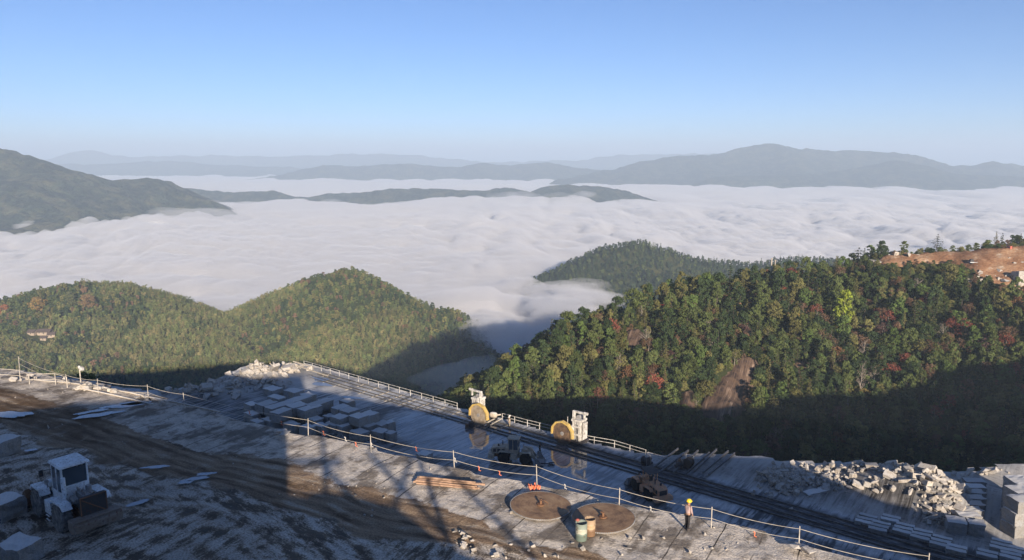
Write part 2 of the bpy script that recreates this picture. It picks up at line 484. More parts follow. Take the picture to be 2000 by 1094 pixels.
# ------------------------------------------------------------------ haze
def mat_haze():
    k = N('haze')
    pv = k.n('ShaderNodeVolumePrincipled')
    pv.inputs['Color'].default_value = (0.61, 0.74, 0.89, 1)
    pv.inputs['Density'].default_value = 1.5e-4
    pv.inputs['Anisotropy'].default_value = 0.0
    k.l(pv.outputs[0], k.out.inputs['Volume'])
    return k.m
HZ = [(-44000, -2500, -346), (44000, -2500, -346), (44000, 44000, -346), (-44000, 44000, -346)]
HZT = 380.0
hz = mesh_obj('haze', HZ + [(x, y, HZT) for x, y, z in HZ], [(3, 2, 1, 0), (4, 5, 6, 7), (0, 1, 5, 4), (1, 2, 6, 5), (2, 3, 7, 6), (3, 0, 4, 7)], mat_haze())
setp(hz, kind='stuff')
# ------------------------------------------------------------------ ray marching on the terrain (to find where things stand)
def hit(pxs, pys, t0=150, t1=2600, n=900, fn=None):
    fn = fn or H
    pxs = np.atleast_1d(np.asarray(pxs, float)); pys = np.atleast_1d(np.asarray(pys, float))
    a = (pxs - 1000) / FPX; b = (547 - pys) / FPX
    dx = a; dy = CP + b * SP; dz = -SP + b * CP
    ts = t0 * (t1 / t0) ** np.linspace(0, 1, n)
    X = dx[:, None] * ts; Y = dy[:, None] * ts; Z = CAM_Z + dz[:, None] * ts
    under = Z < fn(X, Y)
    ok = under.any(1)
    i = under.argmax(1); i = np.clip(i, 1, n - 1)
    r = np.arange(len(pxs)); t = (ts[i] + ts[i - 1]) / 2
    x = dx * t; y = dy * t
    return x, y, fn(x, y), ok
def visible(x, y, z, n=70):
    """whether the point is seen from the camera over the terrain"""
    ts = np.linspace(0.3, 0.985, n)
    X = x[:, None] * ts; Y = y[:, None] * ts; Z = CAM_Z + (z - CAM_Z)[:, None] * ts
    return ~(Z < H(X, Y)).any(1)

# ------------------------------------------------------------------ foliage
def leaf_material(name, instanced):
    k = N(name)
    if instanced:
        at_ = k.n('ShaderNodeAttribute', attribute_type='INSTANCER', attribute_name='tint'); col = at_.outputs['Color']
    else:
        oi = k.n('ShaderNodeObjectInfo'); col = oi.outputs['Color']
    tc = k.coord('Object')
    n1 = k.noise(tc, 0.45, 3)
    n2 = k.noise(k.pos(), 1.7, 2)
    c = k.mix(k.ramp(n1, [(0.35, 0.0), (0.65, 1.0)]), k.hsv(col, 0.48, 0.95, 0.72), k.hsv(col, 0.505, 1.02, 1.3))
    c = k.mix(k.ramp(n2, [(0.35, 0.0), (0.7, 0.5)]), c, k.hsv(col, 0.49, 0.85, 1.5))
    b = k.n('ShaderNodeBsdfDiffuse'); k.l(c, b.inputs[0])
    t = k.n('ShaderNodeBsdfTranslucent'); k.l(c, t.inputs[0])
    mx = k.n('ShaderNodeMixShader'); mx.inputs[0].default_value = 0.22
    k.l(b.outputs[0], mx.inputs[1]); k.l(t.outputs[0], mx.inputs[2])
    k.l(mx.outputs[0], k.out.inputs['Surface'])
    return k.m
M_LEAF = leaf_material('leaves', False)
M_LEAF_I = leaf_material('forest_leaves', True)
def mat_bark(name, c1, c2):
    k = N(name); v = k.coord('Object'); n = k.noise(v, 3.0, 4)
    k.bsdf(k.ramp(n, [(0.3, c1), (0.7, c2)]), 0.95, spec=0.1, normal=k.bump(n, 0.6, 0.05)); return k.m
M_BARK = mat_bark('bark', (0.05, 0.04, 0.03), (0.13, 0.11, 0.09))
M_BARK_PALE = mat_bark('pale_bark', (0.20, 0.17, 0.14), (0.38, 0.33, 0.28))

def leaf_quads(C, Nn, size, rng, aspect=0.75, jitter=0.55):
    """quads at C facing roughly Nn"""
    n = len(C)
    Nn = Nn + rng.normal(0, jitter, (n, 3)); Nn /= np.linalg.norm(Nn, axis=1, keepdims=True) + 1e-9
    R = rng.normal(0, 1, (n, 3))
    U = np.cross(Nn, R); U /= np.linalg.norm(U, axis=1, keepdims=True) + 1e-9
    W = np.cross(Nn, U)
    s = (size * rng.uniform(0.6, 1.35, n))[:, None]
    bend = Nn * s * 0.25
    V = np.stack([C - U * s + bend * 0, C - W * s * aspect + bend, C + U * s, C + W * s * aspect - bend], 1).reshape(-1, 3)
    Fq = np.arange(n * 4).reshape(n, 4)
    return V, Fq
def crown_broadleaf(rng, h=9.5, w_=7.5, base=2.4, clumps=26, per=46, leaf=0.34, lumpy=1.0):
    Cs, Ns = [], []
    for i in range(clumps):
        t = (i + rng.uniform(0, 1)) / clumps
        zz = base + (h - base) * (t ** 0.8)
        prof = math.sin(math.pi * min(1, max(0.06, 0.16 + t * 0.78))) ** 0.75
        ang = rng.uniform(0, 2 * math.pi); rr = w_ / 2 * prof * math.sqrt(rng.uniform(0.15, 1.0)) * 0.85
        c = np.array([math.cos(ang) * rr, math.sin(ang) * rr, zz])
        cr = rng.uniform(0.75, 1.5) * w_ / 7.5 * lumpy
        d = rng.normal(0, 1, (per, 3)); d /= np.linalg.norm(d, axis=1, keepdims=True)
        d[:, 2] = np.where(d[:, 2] < -0.35, -d[:, 2] * 0.6, d[:, 2])
        rad_ = cr * rng.uniform(0.65, 1.08, (per, 1))
        Cs.append(c + d * rad_ * np.array([1.15, 1.15, 0.8])); Ns.append(d + np.array([0, 0, 0.25]))
    return leaf_quads(np.concatenate(Cs), np.concatenate(Ns), leaf, rng)
def crown_conifer(rng, h=12, w_=5.5, base=2.0, tiers=11, per=70, leaf=0.30, flat=False):
    Cs, Ns = [], []
    for i in range(tiers):
        t = i / (tiers - 1)
        zz = base + (h - base) * t
        R = w_ / 2 * ((1 - t) ** (0.5 if flat else 0.85) + 0.06) * rng.uniform(0.75, 1.1)
        nb = 6 if t < 0.8 else 4
        for bnc in range(nb):
            ang = rng.uniform(0, 2 * math.pi); L = R * rng.uniform(0.65, 1.1)
            m = max(4, int(per / nb * (L / (w_ / 2)) ** 0.8))
            s = rng.uniform(0.12, 1, m) * L
            off = rng.normal(0, 0.22 + 0.12 * L, m)
            x = math.cos(ang) * s - math.sin(ang) * off * (s / L + .2); y = math.sin(ang) * s + math.cos(ang) * off * (s / L + .2)
            z = zz - s * (0.05 if flat else 0.28) + rng.normal(0, 0.12, m)
            Cs.append(np.stack([x, y, z], 1)); Ns.append(np.stack([x * 0.25, y * 0.25, np.ones(m)], 1))
    return leaf_quads(np.concatenate(Cs), np.concatenate(Ns), leaf, rng, 0.6, 0.45)
def crown_thin(rng, h=8.5, w_=7, base=3.0, n=420, leaf=0.2):
    """a crown of sparse leaves on spreading twigs"""
    Cs, Ns = [], []
    for i in range(34):
        ang = rng.uniform(0, 2 * math.pi); el = rng.uniform(0.25, 1.45)
        L = rng.uniform(0.55, 1.0)
        tip = np.array([math.cos(ang) * math.cos(el) * w_ / 2 * L, math.sin(ang) * math.cos(el) * w_ / 2 * L, base + (h - base) * math.sin(el) * L])
        m = n // 34 + 3
        c = tip + rng.normal(0, 1, (m, 3)) * np.array([0.6, 0.6, 0.35])
        Cs.append(c); Ns.append(rng.normal(0, 1, (m, 3)) + np.array([0, 0, .6]))
    return leaf_quads(np.concatenate(Cs), np.concatenate(Ns), leaf, rng)
def crown_bamboo(rng, h=9.5, n=70, leaf=0.7):
    lean = rng.normal(0, 0.14, 2); Cs, Ns = [], []
    for c_ in range(4):
        o = rng.normal(0, 0.9, 2); hh = h * rng.uniform(0.75, 1.05); az = rng.uniform(0, 6.28)
        t = rng.uniform(0.22, 1.0, n // 4) 
        wd = 0.75 * np.sin(np.pi * np.clip(t * 0.92, 0, 1)) + 0.12
        x = o[0] + lean[0] * hh * t + math.cos(az) * 1.6 * t ** 3 + rng.normal(0, 1, len(t)) * wd
        y = o[1] + lean[1] * hh * t + math.sin(az) * 1.6 * t ** 3 + rng.normal(0, 1, len(t)) * wd
        Cs.append(np.stack([x, y, hh * t - 0.6 * t ** 6], 1)); Ns.append(np.stack([x - o[0], y - o[1] - .4, 0.5 + 0 * x], 1))
    return leaf_quads(np.concatenate(Cs), np.concatenate(Ns), leaf, rng, 0.45, 0.4)
def limb_mesh(paths, sides=5):
    V, Fc = [], []
    for P in paths:
        n0 = len(V)
        for i, (p, r) in enumerate(P):
            p = Vector(p)
            d = (Vector(P[min(i + 1, len(P) - 1)][0]) - Vector(P[max(i - 1, 0)][0]))
            d = d.normalized() if d.length > 1e-6 else Vector((0, 0, 1))
            u = d.orthogonal().normalized(); v = d.cross(u)
            for k in range(sides):
                a = 2 * math.pi * k / sides
                V.append(p + (u * math.cos(a) + v * math.sin(a)) * r)
        for i in range(len(P) - 1):
            for k in range(sides):
                a = n0 + i * sides + k; b = n0 + i * sides + (k + 1) % sides
                Fc.append((a, b, b + sides, a + sides))
        Fc.append(tuple(n0 + (len(P) - 1) * sides + k for k in range(sides)))
    return V, Fc
def trunk_paths(rng, h, r=0.22, limbs=7, spread=2.6, start=0.3, fine=0):
    main = []
    x = y = 0
    for i in range(6):
        t = i / 5
        main.append(((x, y, -1.0 + (h + 1.0) * t), r * (1 - 0.85 * t) + 0.02))
        x += rng.normal(0, 0.12); y += rng.normal(0, 0.12)
    out = [main]
    for i in range(limbs):
        t = start + (0.92 - start) * (i + rng.uniform(0, 1)) / limbs
        z0 = -1 + (h + 1) * t; j = min(4, int(t * 5)); bx, by = main[j][0][0], main[j][0][1]
        a = rng.uniform(0, 6.28); L = spread * (1.1 - t * 0.6) * rng.uniform(0.7, 1.1)
        p1 = (bx + math.cos(a) * L * .5, by + math.sin(a) * L * .5, z0 + L * 0.35)
        p2 = (bx + math.cos(a + .2) * L, by + math.sin(a + .2) * L, z0 + L * 0.85)
        rr = r * (1 - t) * 0.6 + 0.03
        out.append([((bx, by, z0), rr), (p1, rr * .7), (p2, rr * .25)])
        for f in range(fine):
            a2 = a + rng.normal(0, .8); s = L * rng.uniform(.3, .55)
            q = (p1[0] + math.cos(a2) * s, p1[1] + math.sin(a2) * s, p1[2] + s * rng.uniform(.4, 1.2))
            out.append([(p1, rr * .5), (q, rr * .15)])
    return out
rng = np.random.default_rng(7)
def crown_mesh(name, VF, mat):
    V, Fq = VF
    return np_mesh(name, V, Fq, mat, smooth_shade=False)
BROAD, CONI, THIN, BARE = [], [], [], []
specs = [(9.5, 7.5, 2.4, 26, 50, 1.0), (11.5, 6.6, 2.2, 30, 48, .95), (8.5, 8.6, 2.0, 28, 50, 1.0), (10.5, 8.8, 2.6, 34, 44, .95), (7.5, 6.0, 1.4, 20, 50, 1.0), (12.5, 7.4, 2.2, 36, 44, .9), (9.0, 7.0, 1.8, 22, 54, 1.1)]
for s_ in specs:
    VF = crown_broadleaf(rng, s_[0], s_[1], s_[2], s_[3], s_[4], 0.34, s_[5])
    tv, tf = limb_mesh(trunk_paths(rng, s_[0] * .8, .2, 6, s_[1] * .36))
    BROAD.append((VF, (tv, tf), M_BARK))
for s_ in [(13, 5.0, 2.5), (11.5, 5.6, 2.0), (10, 4.6, 1.2)]:
    BRC = crown_conifer(rng, s_[0], s_[1], s_[2], 12, 80, .3)
    CONI.append((BRC, limb_mesh(trunk_paths(rng, s_[0] * .97, .2, 6, 1.4)), M_BARK))
for s_ in [(8.5, 7.0, 3.0, 620), (9.5, 6.0, 3.0, 560), (7.5, 6.5, 2.4, 700)]:
    THIN.append((crown_thin(rng, *s_, 0.24), limb_mesh(trunk_paths(rng, s_[0] * .9, .17, 9, s_[1] * .42, .3, 2)), M_BARK_PALE))
for s_ in [(9.0, 6.0, 3.0, 60), (8.0, 7.5, 2.4, 40)]:
    BARE.append((crown_thin(rng, *s_, 0.2), limb_mesh(trunk_paths(rng, s_[0] * .95, .2, 16, s_[1] * .45, .28, 4)), M_BARK_PALE))
def finish_protos(lst, nm):
    out = []
    for i, (VF, TF, bark) in enumerate(lst):
        cm = crown_mesh(nm + '_crown', VF, M_LEAF)
        tm = bpy.data.meshes.new(nm + '_trunk'); tm.from_pydata([tuple(v) for v in TF[0]], [], TF[1]); tm.materials.append(bark); tm.update()
        out.append((cm, tm))
    return out
P_BROAD = finish_protos(BROAD, 'broadleaf'); P_CONI = finish_protos(CONI, 'conifer'); P_THIN = finish_protos(THIN, 'autumn'); P_BARE = finish_protos(BARE, 'bare')
N_TREES = 0
def tree(kind, protos, x, y, z, s, rz, col, label, cat, group, tilt=0.0, sz=None):
    e = empty(kind, (x, y, z), rz)
    e.scale = (s, s, sz or s); e.rotation_euler = (tilt * math.cos(rz * 7), tilt * math.sin(rz * 5), rz)
    cm, tm = protos
    c = bpy.data.objects.new('crown', cm); c.parent = e; c.color = (*col, 1); COL.objects.link(c)
    t = bpy.data.objects.new('trunk', tm); t.parent = e; COL.objects.link(t)
    setp(e, label, cat, group)
    return e

# ---- scattered forest ("stuff"): instances of whole small trees on points
def proto_collection(name, meshes):
    c = bpy.data.collections.new(name)
    for i, m in enumerate(meshes):
        o = bpy.data.objects.new('%s_tree' % name, m)
        c.objects.link(o)
    return c
def inst_mesh(nm, VF, TF=None, bark=None):
    V, Fq = VF
    me = bpy.data.meshes.new(nm)
    vs = [tuple(v) for v in V]; fs = [tuple(int(a) for a in f) for f in Fq]; nl = len(fs)
    if TF:
        o = len(vs); vs += [tuple(v) for v in TF[0]]; fs += [tuple(a + o for a in f) for f in TF[1]]
    me.from_pydata(vs, [], fs)
    me.materials.append(M_LEAF_I)
    if TF:
        me.materials.append(bark)
        me.polygons.foreach_set('material_index', [0] * nl + [1] * (len(fs) - nl))
    me.update(); return me
BR_I = [inst_mesh('forest_broadleaf', v, t, b) for v, t, b in BROAD]
CO_I = [inst_mesh('forest_conifer', v, t, b) for v, t, b in CONI]
TH_I = [inst_mesh('forest_autumn', v, t, b) for v, t, b in THIN]
BA_I = [inst_mesh('forest_bamboo', crown_bamboo(rng, 9.5, 90, 0.7)) for i in range(5)]
LO_I = [inst_mesh('far_broadleaf', crown_broadleaf(rng, hh, ww, 1.0, 10, 15, 0.85)) for hh, ww in ((8.5, 7.5), (10, 6.5), (7.5, 7.5))] + [inst_mesh('far_conifer', crown_conifer(rng, 11, 4.8, 1.0, 8, 22, .65))]
def forest(name, pts, scl, rot, idx, tint, meshes, flat=1.0):
    c = proto_collection(name, meshes)
    me = bpy.data.meshes.new(name)
    me.vertices.add(len(pts)); me.vertices.foreach_set('co', np.asarray(pts, np.float32).ravel())
    def attr(n_, t, k, d):
        a = me.attributes.new(n_, t, 'POINT'); a.data.foreach_set(k, np.asarray(d).ravel())
    attr('scl', 'FLOAT', 'value', np.asarray(scl, np.float32))
    attr('rotz', 'FLOAT', 'value', np.asarray(rot, np.float32))
    attr('pick', 'INT', 'value', np.asarray(idx, np.int32))
    t4 = np.ones((len(pts), 4), np.float32); t4[:, :3] = tint
    attr('tint', 'FLOAT_COLOR', 'color', t4)
    o = bpy.data.objects.new(name, me); COL.objects.link(o)
    g = bpy.data.node_groups.new(name, 'GeometryNodeTree')
    g.interface.new_socket('Geometry', in_out='INPUT', socket_type='NodeSocketGeometry')
    g.interface.new_socket('Geometry', in_out='OUTPUT', socket_type='NodeSocketGeometry')
    gi = g.nodes.new('NodeGroupInput'); go = g.nodes.new('NodeGroupOutput')
    ip = g.nodes.new('GeometryNodeInstanceOnPoints'); ci = g.nodes.new('GeometryNodeCollectionInfo')
    ci.inputs['Collection'].default_value = c; ci.inputs['Separate Children'].default_value = True; ci.inputs['Reset Children'].default_value = True
    ip.inputs['Pick Instance'].default_value = True
    def na(n_, t):
        nd = g.nodes.new('GeometryNodeInputNamedAttribute'); nd.data_type = t; nd.inputs['Name'].default_value = n_; return nd.outputs[0]
    cx = g.nodes.new('ShaderNodeCombineXYZ'); g.links.new(na('rotz', 'FLOAT'), cx.inputs[2])
    cs = g.nodes.new('ShaderNodeCombineXYZ'); sc = na('scl', 'FLOAT')
    mu = g.nodes.new('ShaderNodeMath'); mu.operation = 'MULTIPLY'; mu.inputs[1].default_value = flat; g.links.new(sc, mu.inputs[0])
    g.links.new(sc, cs.inputs[0]); g.links.new(sc, cs.inputs[1]); g.links.new(mu.outputs[0], cs.inputs[2])
    g.links.new(gi.outputs[0], ip.inputs['Points']); g.links.new(ci.outputs[0], ip.inputs['Instance'])
    g.links.new(na('pick', 'INT'), ip.inputs['Instance Index'])
    g.links.new(cx.outputs[0], ip.inputs['Rotation']); g.links.new(cs.outputs[0], ip.inputs['Scale'])
    g.links.new(ip.outputs[0], go.inputs[0])
    md = o.modifiers.new('scatter', 'NODES'); md.node_group = g
    setp(o, kind='stuff')
    return o
def jgrid(x0, x1, y0, y1, sp, rng):
    xs = np.arange(x0, x1, sp); ys = np.arange(y0, y1, sp)
    X, Y = np.meshgrid(xs, ys)
    return (X + rng.uniform(-.48, .48, X.shape) * sp).ravel(), (Y + rng.uniform(-.48, .48, X.shape) * sp).ravel()
def pal(rng, n, cols, wts, var=0.15):
    i = rng.choice(len(cols), n, p=np.array(wts) / sum(wts))
    c = np.array(cols)[i] * (1 + rng.normal(0, var, (n, 1))).clip(.5, 1.7)
    return c.clip(0.005, 0.6)
G_DARK, G_MID, G_OLIVE, G_YEL = (0.046, 0.070, 0.028), (0.090, 0.115, 0.036), (0.155, 0.150, 0.050), (0.21, 0.25, 0.03)
A_BROWN, A_RED, A_ORANGE, A_GREY, A_GOLD = (0.16, 0.100, 0.058), (0.22, 0.075, 0.045), (0.21, 0.115, 0.050), (0.15, 0.125, 0.095), (0.21, 0.16, 0.04)

# --- left hills and the slope below the quarry
X, Y = jgrid(-720, 330, 560, 1120, 3.9, rng)
hz_ = H(X, Y); hr_ = tent(X, Y, R_RIGHT, 0.52, 0.75, 10)
px_, py_, dep_ = to_px(X, Y, hz_ + 5)
m = (px_ > -120) & (px_ < 1130) & (hz_ > -262) & (hr_ < hz_ - 3)
X, Y, Z = X[m], Y[m], hz_[m]
m = visible(X, Y, Z + 13); X, Y, Z = X[m], Y[m], Z[m]
px_, py_, dep_ = to_px(X, Y, Z + 5)
hx, hy, hzz, _ok = hit([85], [655])
HOUSE = (float(hx[0]), float(hy[0]), float(hzz[0]))
clear = (np.hypot((X - HOUSE[0]) / 21, (Y - HOUSE[1] + 8) / 15) < 1)
X, Y, Z, px_, py_ = X[~clear], Y[~clear], Z[~clear], px_[~clear], py_[~clear]
bz = fbm(X / 130, Y / 130, 3, 91) + 0.35 * fbm(X / 30, Y / 30, 2, 92)
bam = bz + 0.35 - 0.9 * smooth(60, -260, px_ - 300) * smooth(640, 560, py_) - 0.55 * smooth(600, 545, py_) * (px_ > 480) - 0.6 * smooth(760, 900, px_) - .25 * smooth(300, 100, px_)
isb = bam > 0
n = len(X); idx = np.where(isb, 0, 0); 
tb = pal(rng, n, [(0.150, 0.155, 0.055), (0.12, 0.145, 0.048), (0.18, 0.160, 0.065), (0.085, 0.115, 0.038)], [4, 4, 3, 2], .16)
tb *= (1.05 + .3 * fbm(X / 55, Y / 40, 3, 97) + .15 * ridged(X / 25, Y / 25, 2, 98))[:, None]
tt = pal(rng, n, [G_DARK, G_MID, G_OLIVE, A_BROWN, (0.10, 0.13, 0.04)], [4, 4, 3, 0.8, 1], .18)
k = isb
forest('bamboo_forest', np.stack([X, Y, Z], 1)[k], rng.uniform(.6, 1.2, k.sum()), rng.uniform(0, 6.28, k.sum()), rng.integers(0, 5, k.sum()), tb[k], BA_I)
k = ~isb & (rng.uniform(0, 1, n) < .55)
forest('hillside_forest', np.stack([X, Y, Z - .8], 1)[k], rng.uniform(.6, 1.15, k.sum()), rng.uniform(0, 6.28, k.sum()), rng.integers(0, 3, k.sum()), tt[k], LO_I)
# --- hill in the middle distance
X, Y = jgrid(-60, 900, 1120, 1470, 7.5, rng)
Z = H(X, Y); m = (Z > -300) & visible(X, Y, Z + 12); X, Y, Z = X[m], Y[m], Z[m]; n = len(X)
forest('hillside_forest', np.stack([X, Y, Z - .8], 1), rng.uniform(.7, 1.25, n), rng.uniform(0, 6.28, n), rng.integers(0, 4, n), pal(rng, n, [G_DARK, G_MID, (0.035, 0.055, 0.03)], [4, 2, 3], .2), LO_I)
# ------------------------------------------------------------------ wooded spur on the right: every tree that shows large is a thing
EARTH_POLY = [(1718, 520), (1712, 506), (1745, 500), (1800, 497), (1850, 493), (1900, 490), (1950, 486), (2040, 480), (2140, 470), (2140, 610), (2040, 590), (1995, 566), (1960, 558), (1925, 548), (1900, 528), (1870, 516), (1800, 514), (1760, 520)]
SLAB_POLY = [(1458, 698), (1482, 704), (1480, 745), (1462, 785), (1448, 812), (1415, 826), (1380, 826), (1365, 818), (1360, 802), (1374, 778), (1394, 760), (1406, 738), (1428, 722), (1444, 702)]
ROCKS_PX = [([(1215, 652), (1240, 644), (1262, 656), (1258, 676), (1240, 690), (1222, 682)], 'brown cliff outcrop among the trees below the crest of the spur'),
            ([(1062, 712), (1092, 716), (1100, 728), (1085, 734), (1066, 730)], 'small pale rock outcrop low on the fog side of the spur'),
            ([(1080, 800), (1096, 770), (1112, 768), (1108, 785), (1092, 806)], 'reddish rock streak at the foot of the spur above the saws'),
            ([(1540, 716), (1570, 706), (1590, 716), (1575, 730), (1548, 730)], 'pale bare rock patch right of the streaked rock slab'),
            ([(1330, 770), (1352, 765), (1362, 795), (1345, 812), (1325, 800)], 'orange brown earth scar beside the streaked rock slab')]
def in_poly(px, py, P):
    ins = np.zeros(np.shape(px), bool); n = len(P)
    for i in range(n):
        x1, y1 = P[i]; x2, y2 = P[(i + 1) % n]
        ins ^= ((y1 > py) != (y2 > py)) & (px < (x2 - x1) * (py - y1) / (y2 - y1 + 1e-12) + x1)
    return ins
def to_world_poly(P):
    x, y, z, ok = hit([p[0] for p in P], [p[1] for p in P], 200, 700, 800)
    for i in range(len(P)):
        q = 0
        while not ok[i] and q < 40:
            q += 1; r_ = hit([P[i][0]], [P[i][1] + 1.5 * q], 200, 700, 800); x[i], y[i], z[i], ok[i] = r_[0][0], r_[1][0] + 6, r_[2][0], r_[3][0]
    return x, y, z
def draped(name, P, mat, lift, label, cat, step=1.2, grow=0.0, rough=0.8, seed=5, kind=None, amp=None):
    """a sheet of ground or bare rock following the slope inside a boundary"""
    x, y, z = to_world_poly(P)
    W = list(zip(x, y))
    xs = np.arange(min(x) - 2, max(x) + 2, step); ys = np.arange(min(y) - 2, max(y) + 2, step)
    XX, YY = np.meshgrid(xs, ys)
    sd, ins, edge = poly_sd(XX, YY, np.array(W))
    e = np.where(ins, edge, -edge) + 1.5 * fbm(XX / 5, YY / 5, 3, seed)
    ZZ = H(XX, YY) + lift * np.clip(e / 2.5, -3, 1) + (amp or rough) * ridged(XX / 7, YY / 7, 4, seed) * np.clip(e / 4, 0, 1)
    nx, ny = len(xs), len(ys)
    Fq = grid_faces(nx, ny)
    keep = (e.ravel()[Fq].max(1) > -1.5)
    V = np.stack([XX.ravel(), YY.ravel(), ZZ.ravel()], 1)
    Fq = Fq[keep]; used = np.unique(Fq); rm = -np.ones(len(V), int); rm[used] = np.arange(len(used))
    o = bpy.data.objects.new(name, np_mesh(name, V[used], rm[Fq], mat, smooth_shade=(kind == 'structure')))
    COL.objects.link(o)
    if kind: setp(o, kind=kind)
    else: setp(o, label, cat)
    return o
def mat_slab():
    k = N('streaked_rock')
    v = k.pos(scale=(0.75, 0.05, 0.05), rot=(0, 0, 0.45)); n1 = k.noise(v, 1.0, 6, .65)
    n2 = k.noise(k.pos(), .35, 5)
    c = k.ramp(n1, [(0.38, (0.022, 0.015, 0.013)), (0.49, (0.065, 0.042, 0.032)), (0.57, (0.13, 0.085, 0.06)), (0.66, (0.32, 0.24, 0.18))])
    c = k.mix(k.ramp(n2, [(.42, 0.), (.6, .75)]), c, (0.11, 0.07, 0.045))
    k.bsdf(c, .85, spec=.25, normal=k.bump(n1, .7, .6)); return k.m
def mat_earth():
    k = N('red_earth')
    n1 = k.noise(k.pos(), .12, 7, .65); n2 = k.noise(k.pos(scale=(1, 1, 3)), .7, 5)
    c = k.ramp(n1, [(0.3, (0.12, 0.06, 0.032)), (0.46, (0.25, 0.13, 0.07)), (0.58, (0.36, 0.22, 0.13)), (0.68, (0.50, 0.40, 0.30))])
    c = k.mix(k.ramp(n2, [(.45, 0.), (.65, .55)]), c, (0.26, 0.14, 0.075))
    k.bsdf(c, .95, spec=.1, normal=k.bump(n2, .8, .8)); return k.m
M_SLAB = mat_slab(); M_EARTH = mat_earth()
draped('earth_clearing', EARTH_POLY, M_EARTH, 1.0, None, None, 1.6, amp=.9, kind='structure')
draped('rock_slab', SLAB_POLY, M_SLAB, 1.6, 'steep brown rock slab with pale vertical streaks between the trees', 'rock slab', 0.9, amp=.3)
for P_, lb in ROCKS_PX:
    draped('rock_outcrop', P_, M_SLAB, 2.6, lb, 'rock outcrop', 0.8, amp=1.6, seed=int(P_[0][0]))

X, Y = jgrid(-90, 560, 215, 545, 6.6, rng)
Z = H(X, Y)
R1 = tent(X, Y, R_RIGHT, 0.52, 0.75, 10, 9, 11, 55); R2 = tent(X, Y, R_RBACK, 0.6, 0.6, 10)
px_, py_, dep_ = to_px(X, Y, Z + 4)
on = (np.maximum(R1, R2) > Z - 6) & (px_ > -200) & (px_ < 2200)
X, Y, Z = X[on], Y[on], Z[on]
vis = visible(X, Y, Z + 10)
X, Y, Z = X[vis], Y[vis], Z[vis]
px_, py_, dep_ = to_px(X, Y, Z + 1); pxc, pyc, _ = to_px(X, Y, Z + 6); pxe, pye, _ = to_px(X, Y, Z)
bad = in_poly(pxe, pye, EARTH_POLY)
for zt_ in (3, 6, 8.5):
    a_, b_, _ = to_px(X, Y, Z + zt_); bad |= in_poly(a_, b_ - 2, EARTH_POLY) & (Y < 452)
for P_ in [SLAB_POLY] + [r[0] for r in ROCKS_PX]:
    bad |= in_poly(pxe, pye, P_) | in_poly(pxc, pyc, P_) | in_poly(px_, py_ - 8, P_)
keep = ~bad
X, Y, Z, px_, py_, pxc, pyc, dep_ = [a[keep] for a in (X, Y, Z, px_, py_, pxc, pyc, dep_)]
n = len(X)
s = rng.uniform(.76, 1.22, n)
s *= np.where(pyc < 545, .85, 1.0) * np.where(Y > 455, .75, 1.0)
ry = rng.uniform(0, 1, n)
zn = fbm(X / 45, Y / 45, 2, 95)
kindsel = np.where(ry < .58, 0, np.where(ry < .67, 2, np.where(ry < .705, 3, 1)))
kindsel = np.where((zn > .35) & (ry > .5) & (ry < .75), 2, kindsel)
rk = SLAB = None
lit = (pyc < 800 - 12 * (pxc > 1600) - 40 * (pxc > 1830)) & (pxc < 2020) & (pxc > 940)
score = s / dep_ * (1 + lit * 2.0)
order = np.argsort(-score)
caps = {0: 300, 1: 240, 2: 140, 3: 60}
cnt = {0: 0, 1: 0, 2: 0, 3: 0}
indiv = np.zeros(n, bool)
for i in order:
    kk = int(kindsel[i])
    if lit[i] and cnt[kk] < caps[kk]:
        indiv[i] = True; cnt[kk] += 1
def zone(px, py):
    if py < 530 and px > 1680: return 'on the skyline by the red clearing'
    d = py - (765 - (px - 900) * .42) if px < 1340 else py - 575
    top = d < -5 and px < 1700; low = py > 745
    if px < 1150: r = 'on the fog side of the spur'
    elif px < 1340: r = 'near the brown cliff outcrop'
    elif px < 1540: r = 'above the streaked rock slab' if py < 700 else 'beside the streaked rock slab'
    elif px < 1740: r = 'near the yellow green tree' if py < 690 else 'below the yellow green tree'
    else: r = 'under the red clearing' if py < 640 else 'far right under the clearing'
    return ('on the crest, ' if top else 'by the shadow edge, ' if low else '') + r
BC = [('dark green', G_DARK, 4), ('mid green', G_MID, 4.5), ('olive green', G_OLIVE, 2.4), ('light green', (0.09, 0.135, 0.035), 1.6)]
CC = [('dark green', (0.034, 0.055, 0.024), 2), ('olive green', (0.135, 0.13, 0.045), 2.5), ('mid green', (0.085, 0.105, 0.035), 2)]
TC = [('brown', A_BROWN, 5), ('rust red', A_RED, 1.3), ('orange', A_ORANGE, 1.6), ('purple brown', (0.11, 0.065, 0.055), 2.2), ('golden', A_GOLD, 1)]
RC = [('grey', A_GREY, 1)]
stuffrows = []
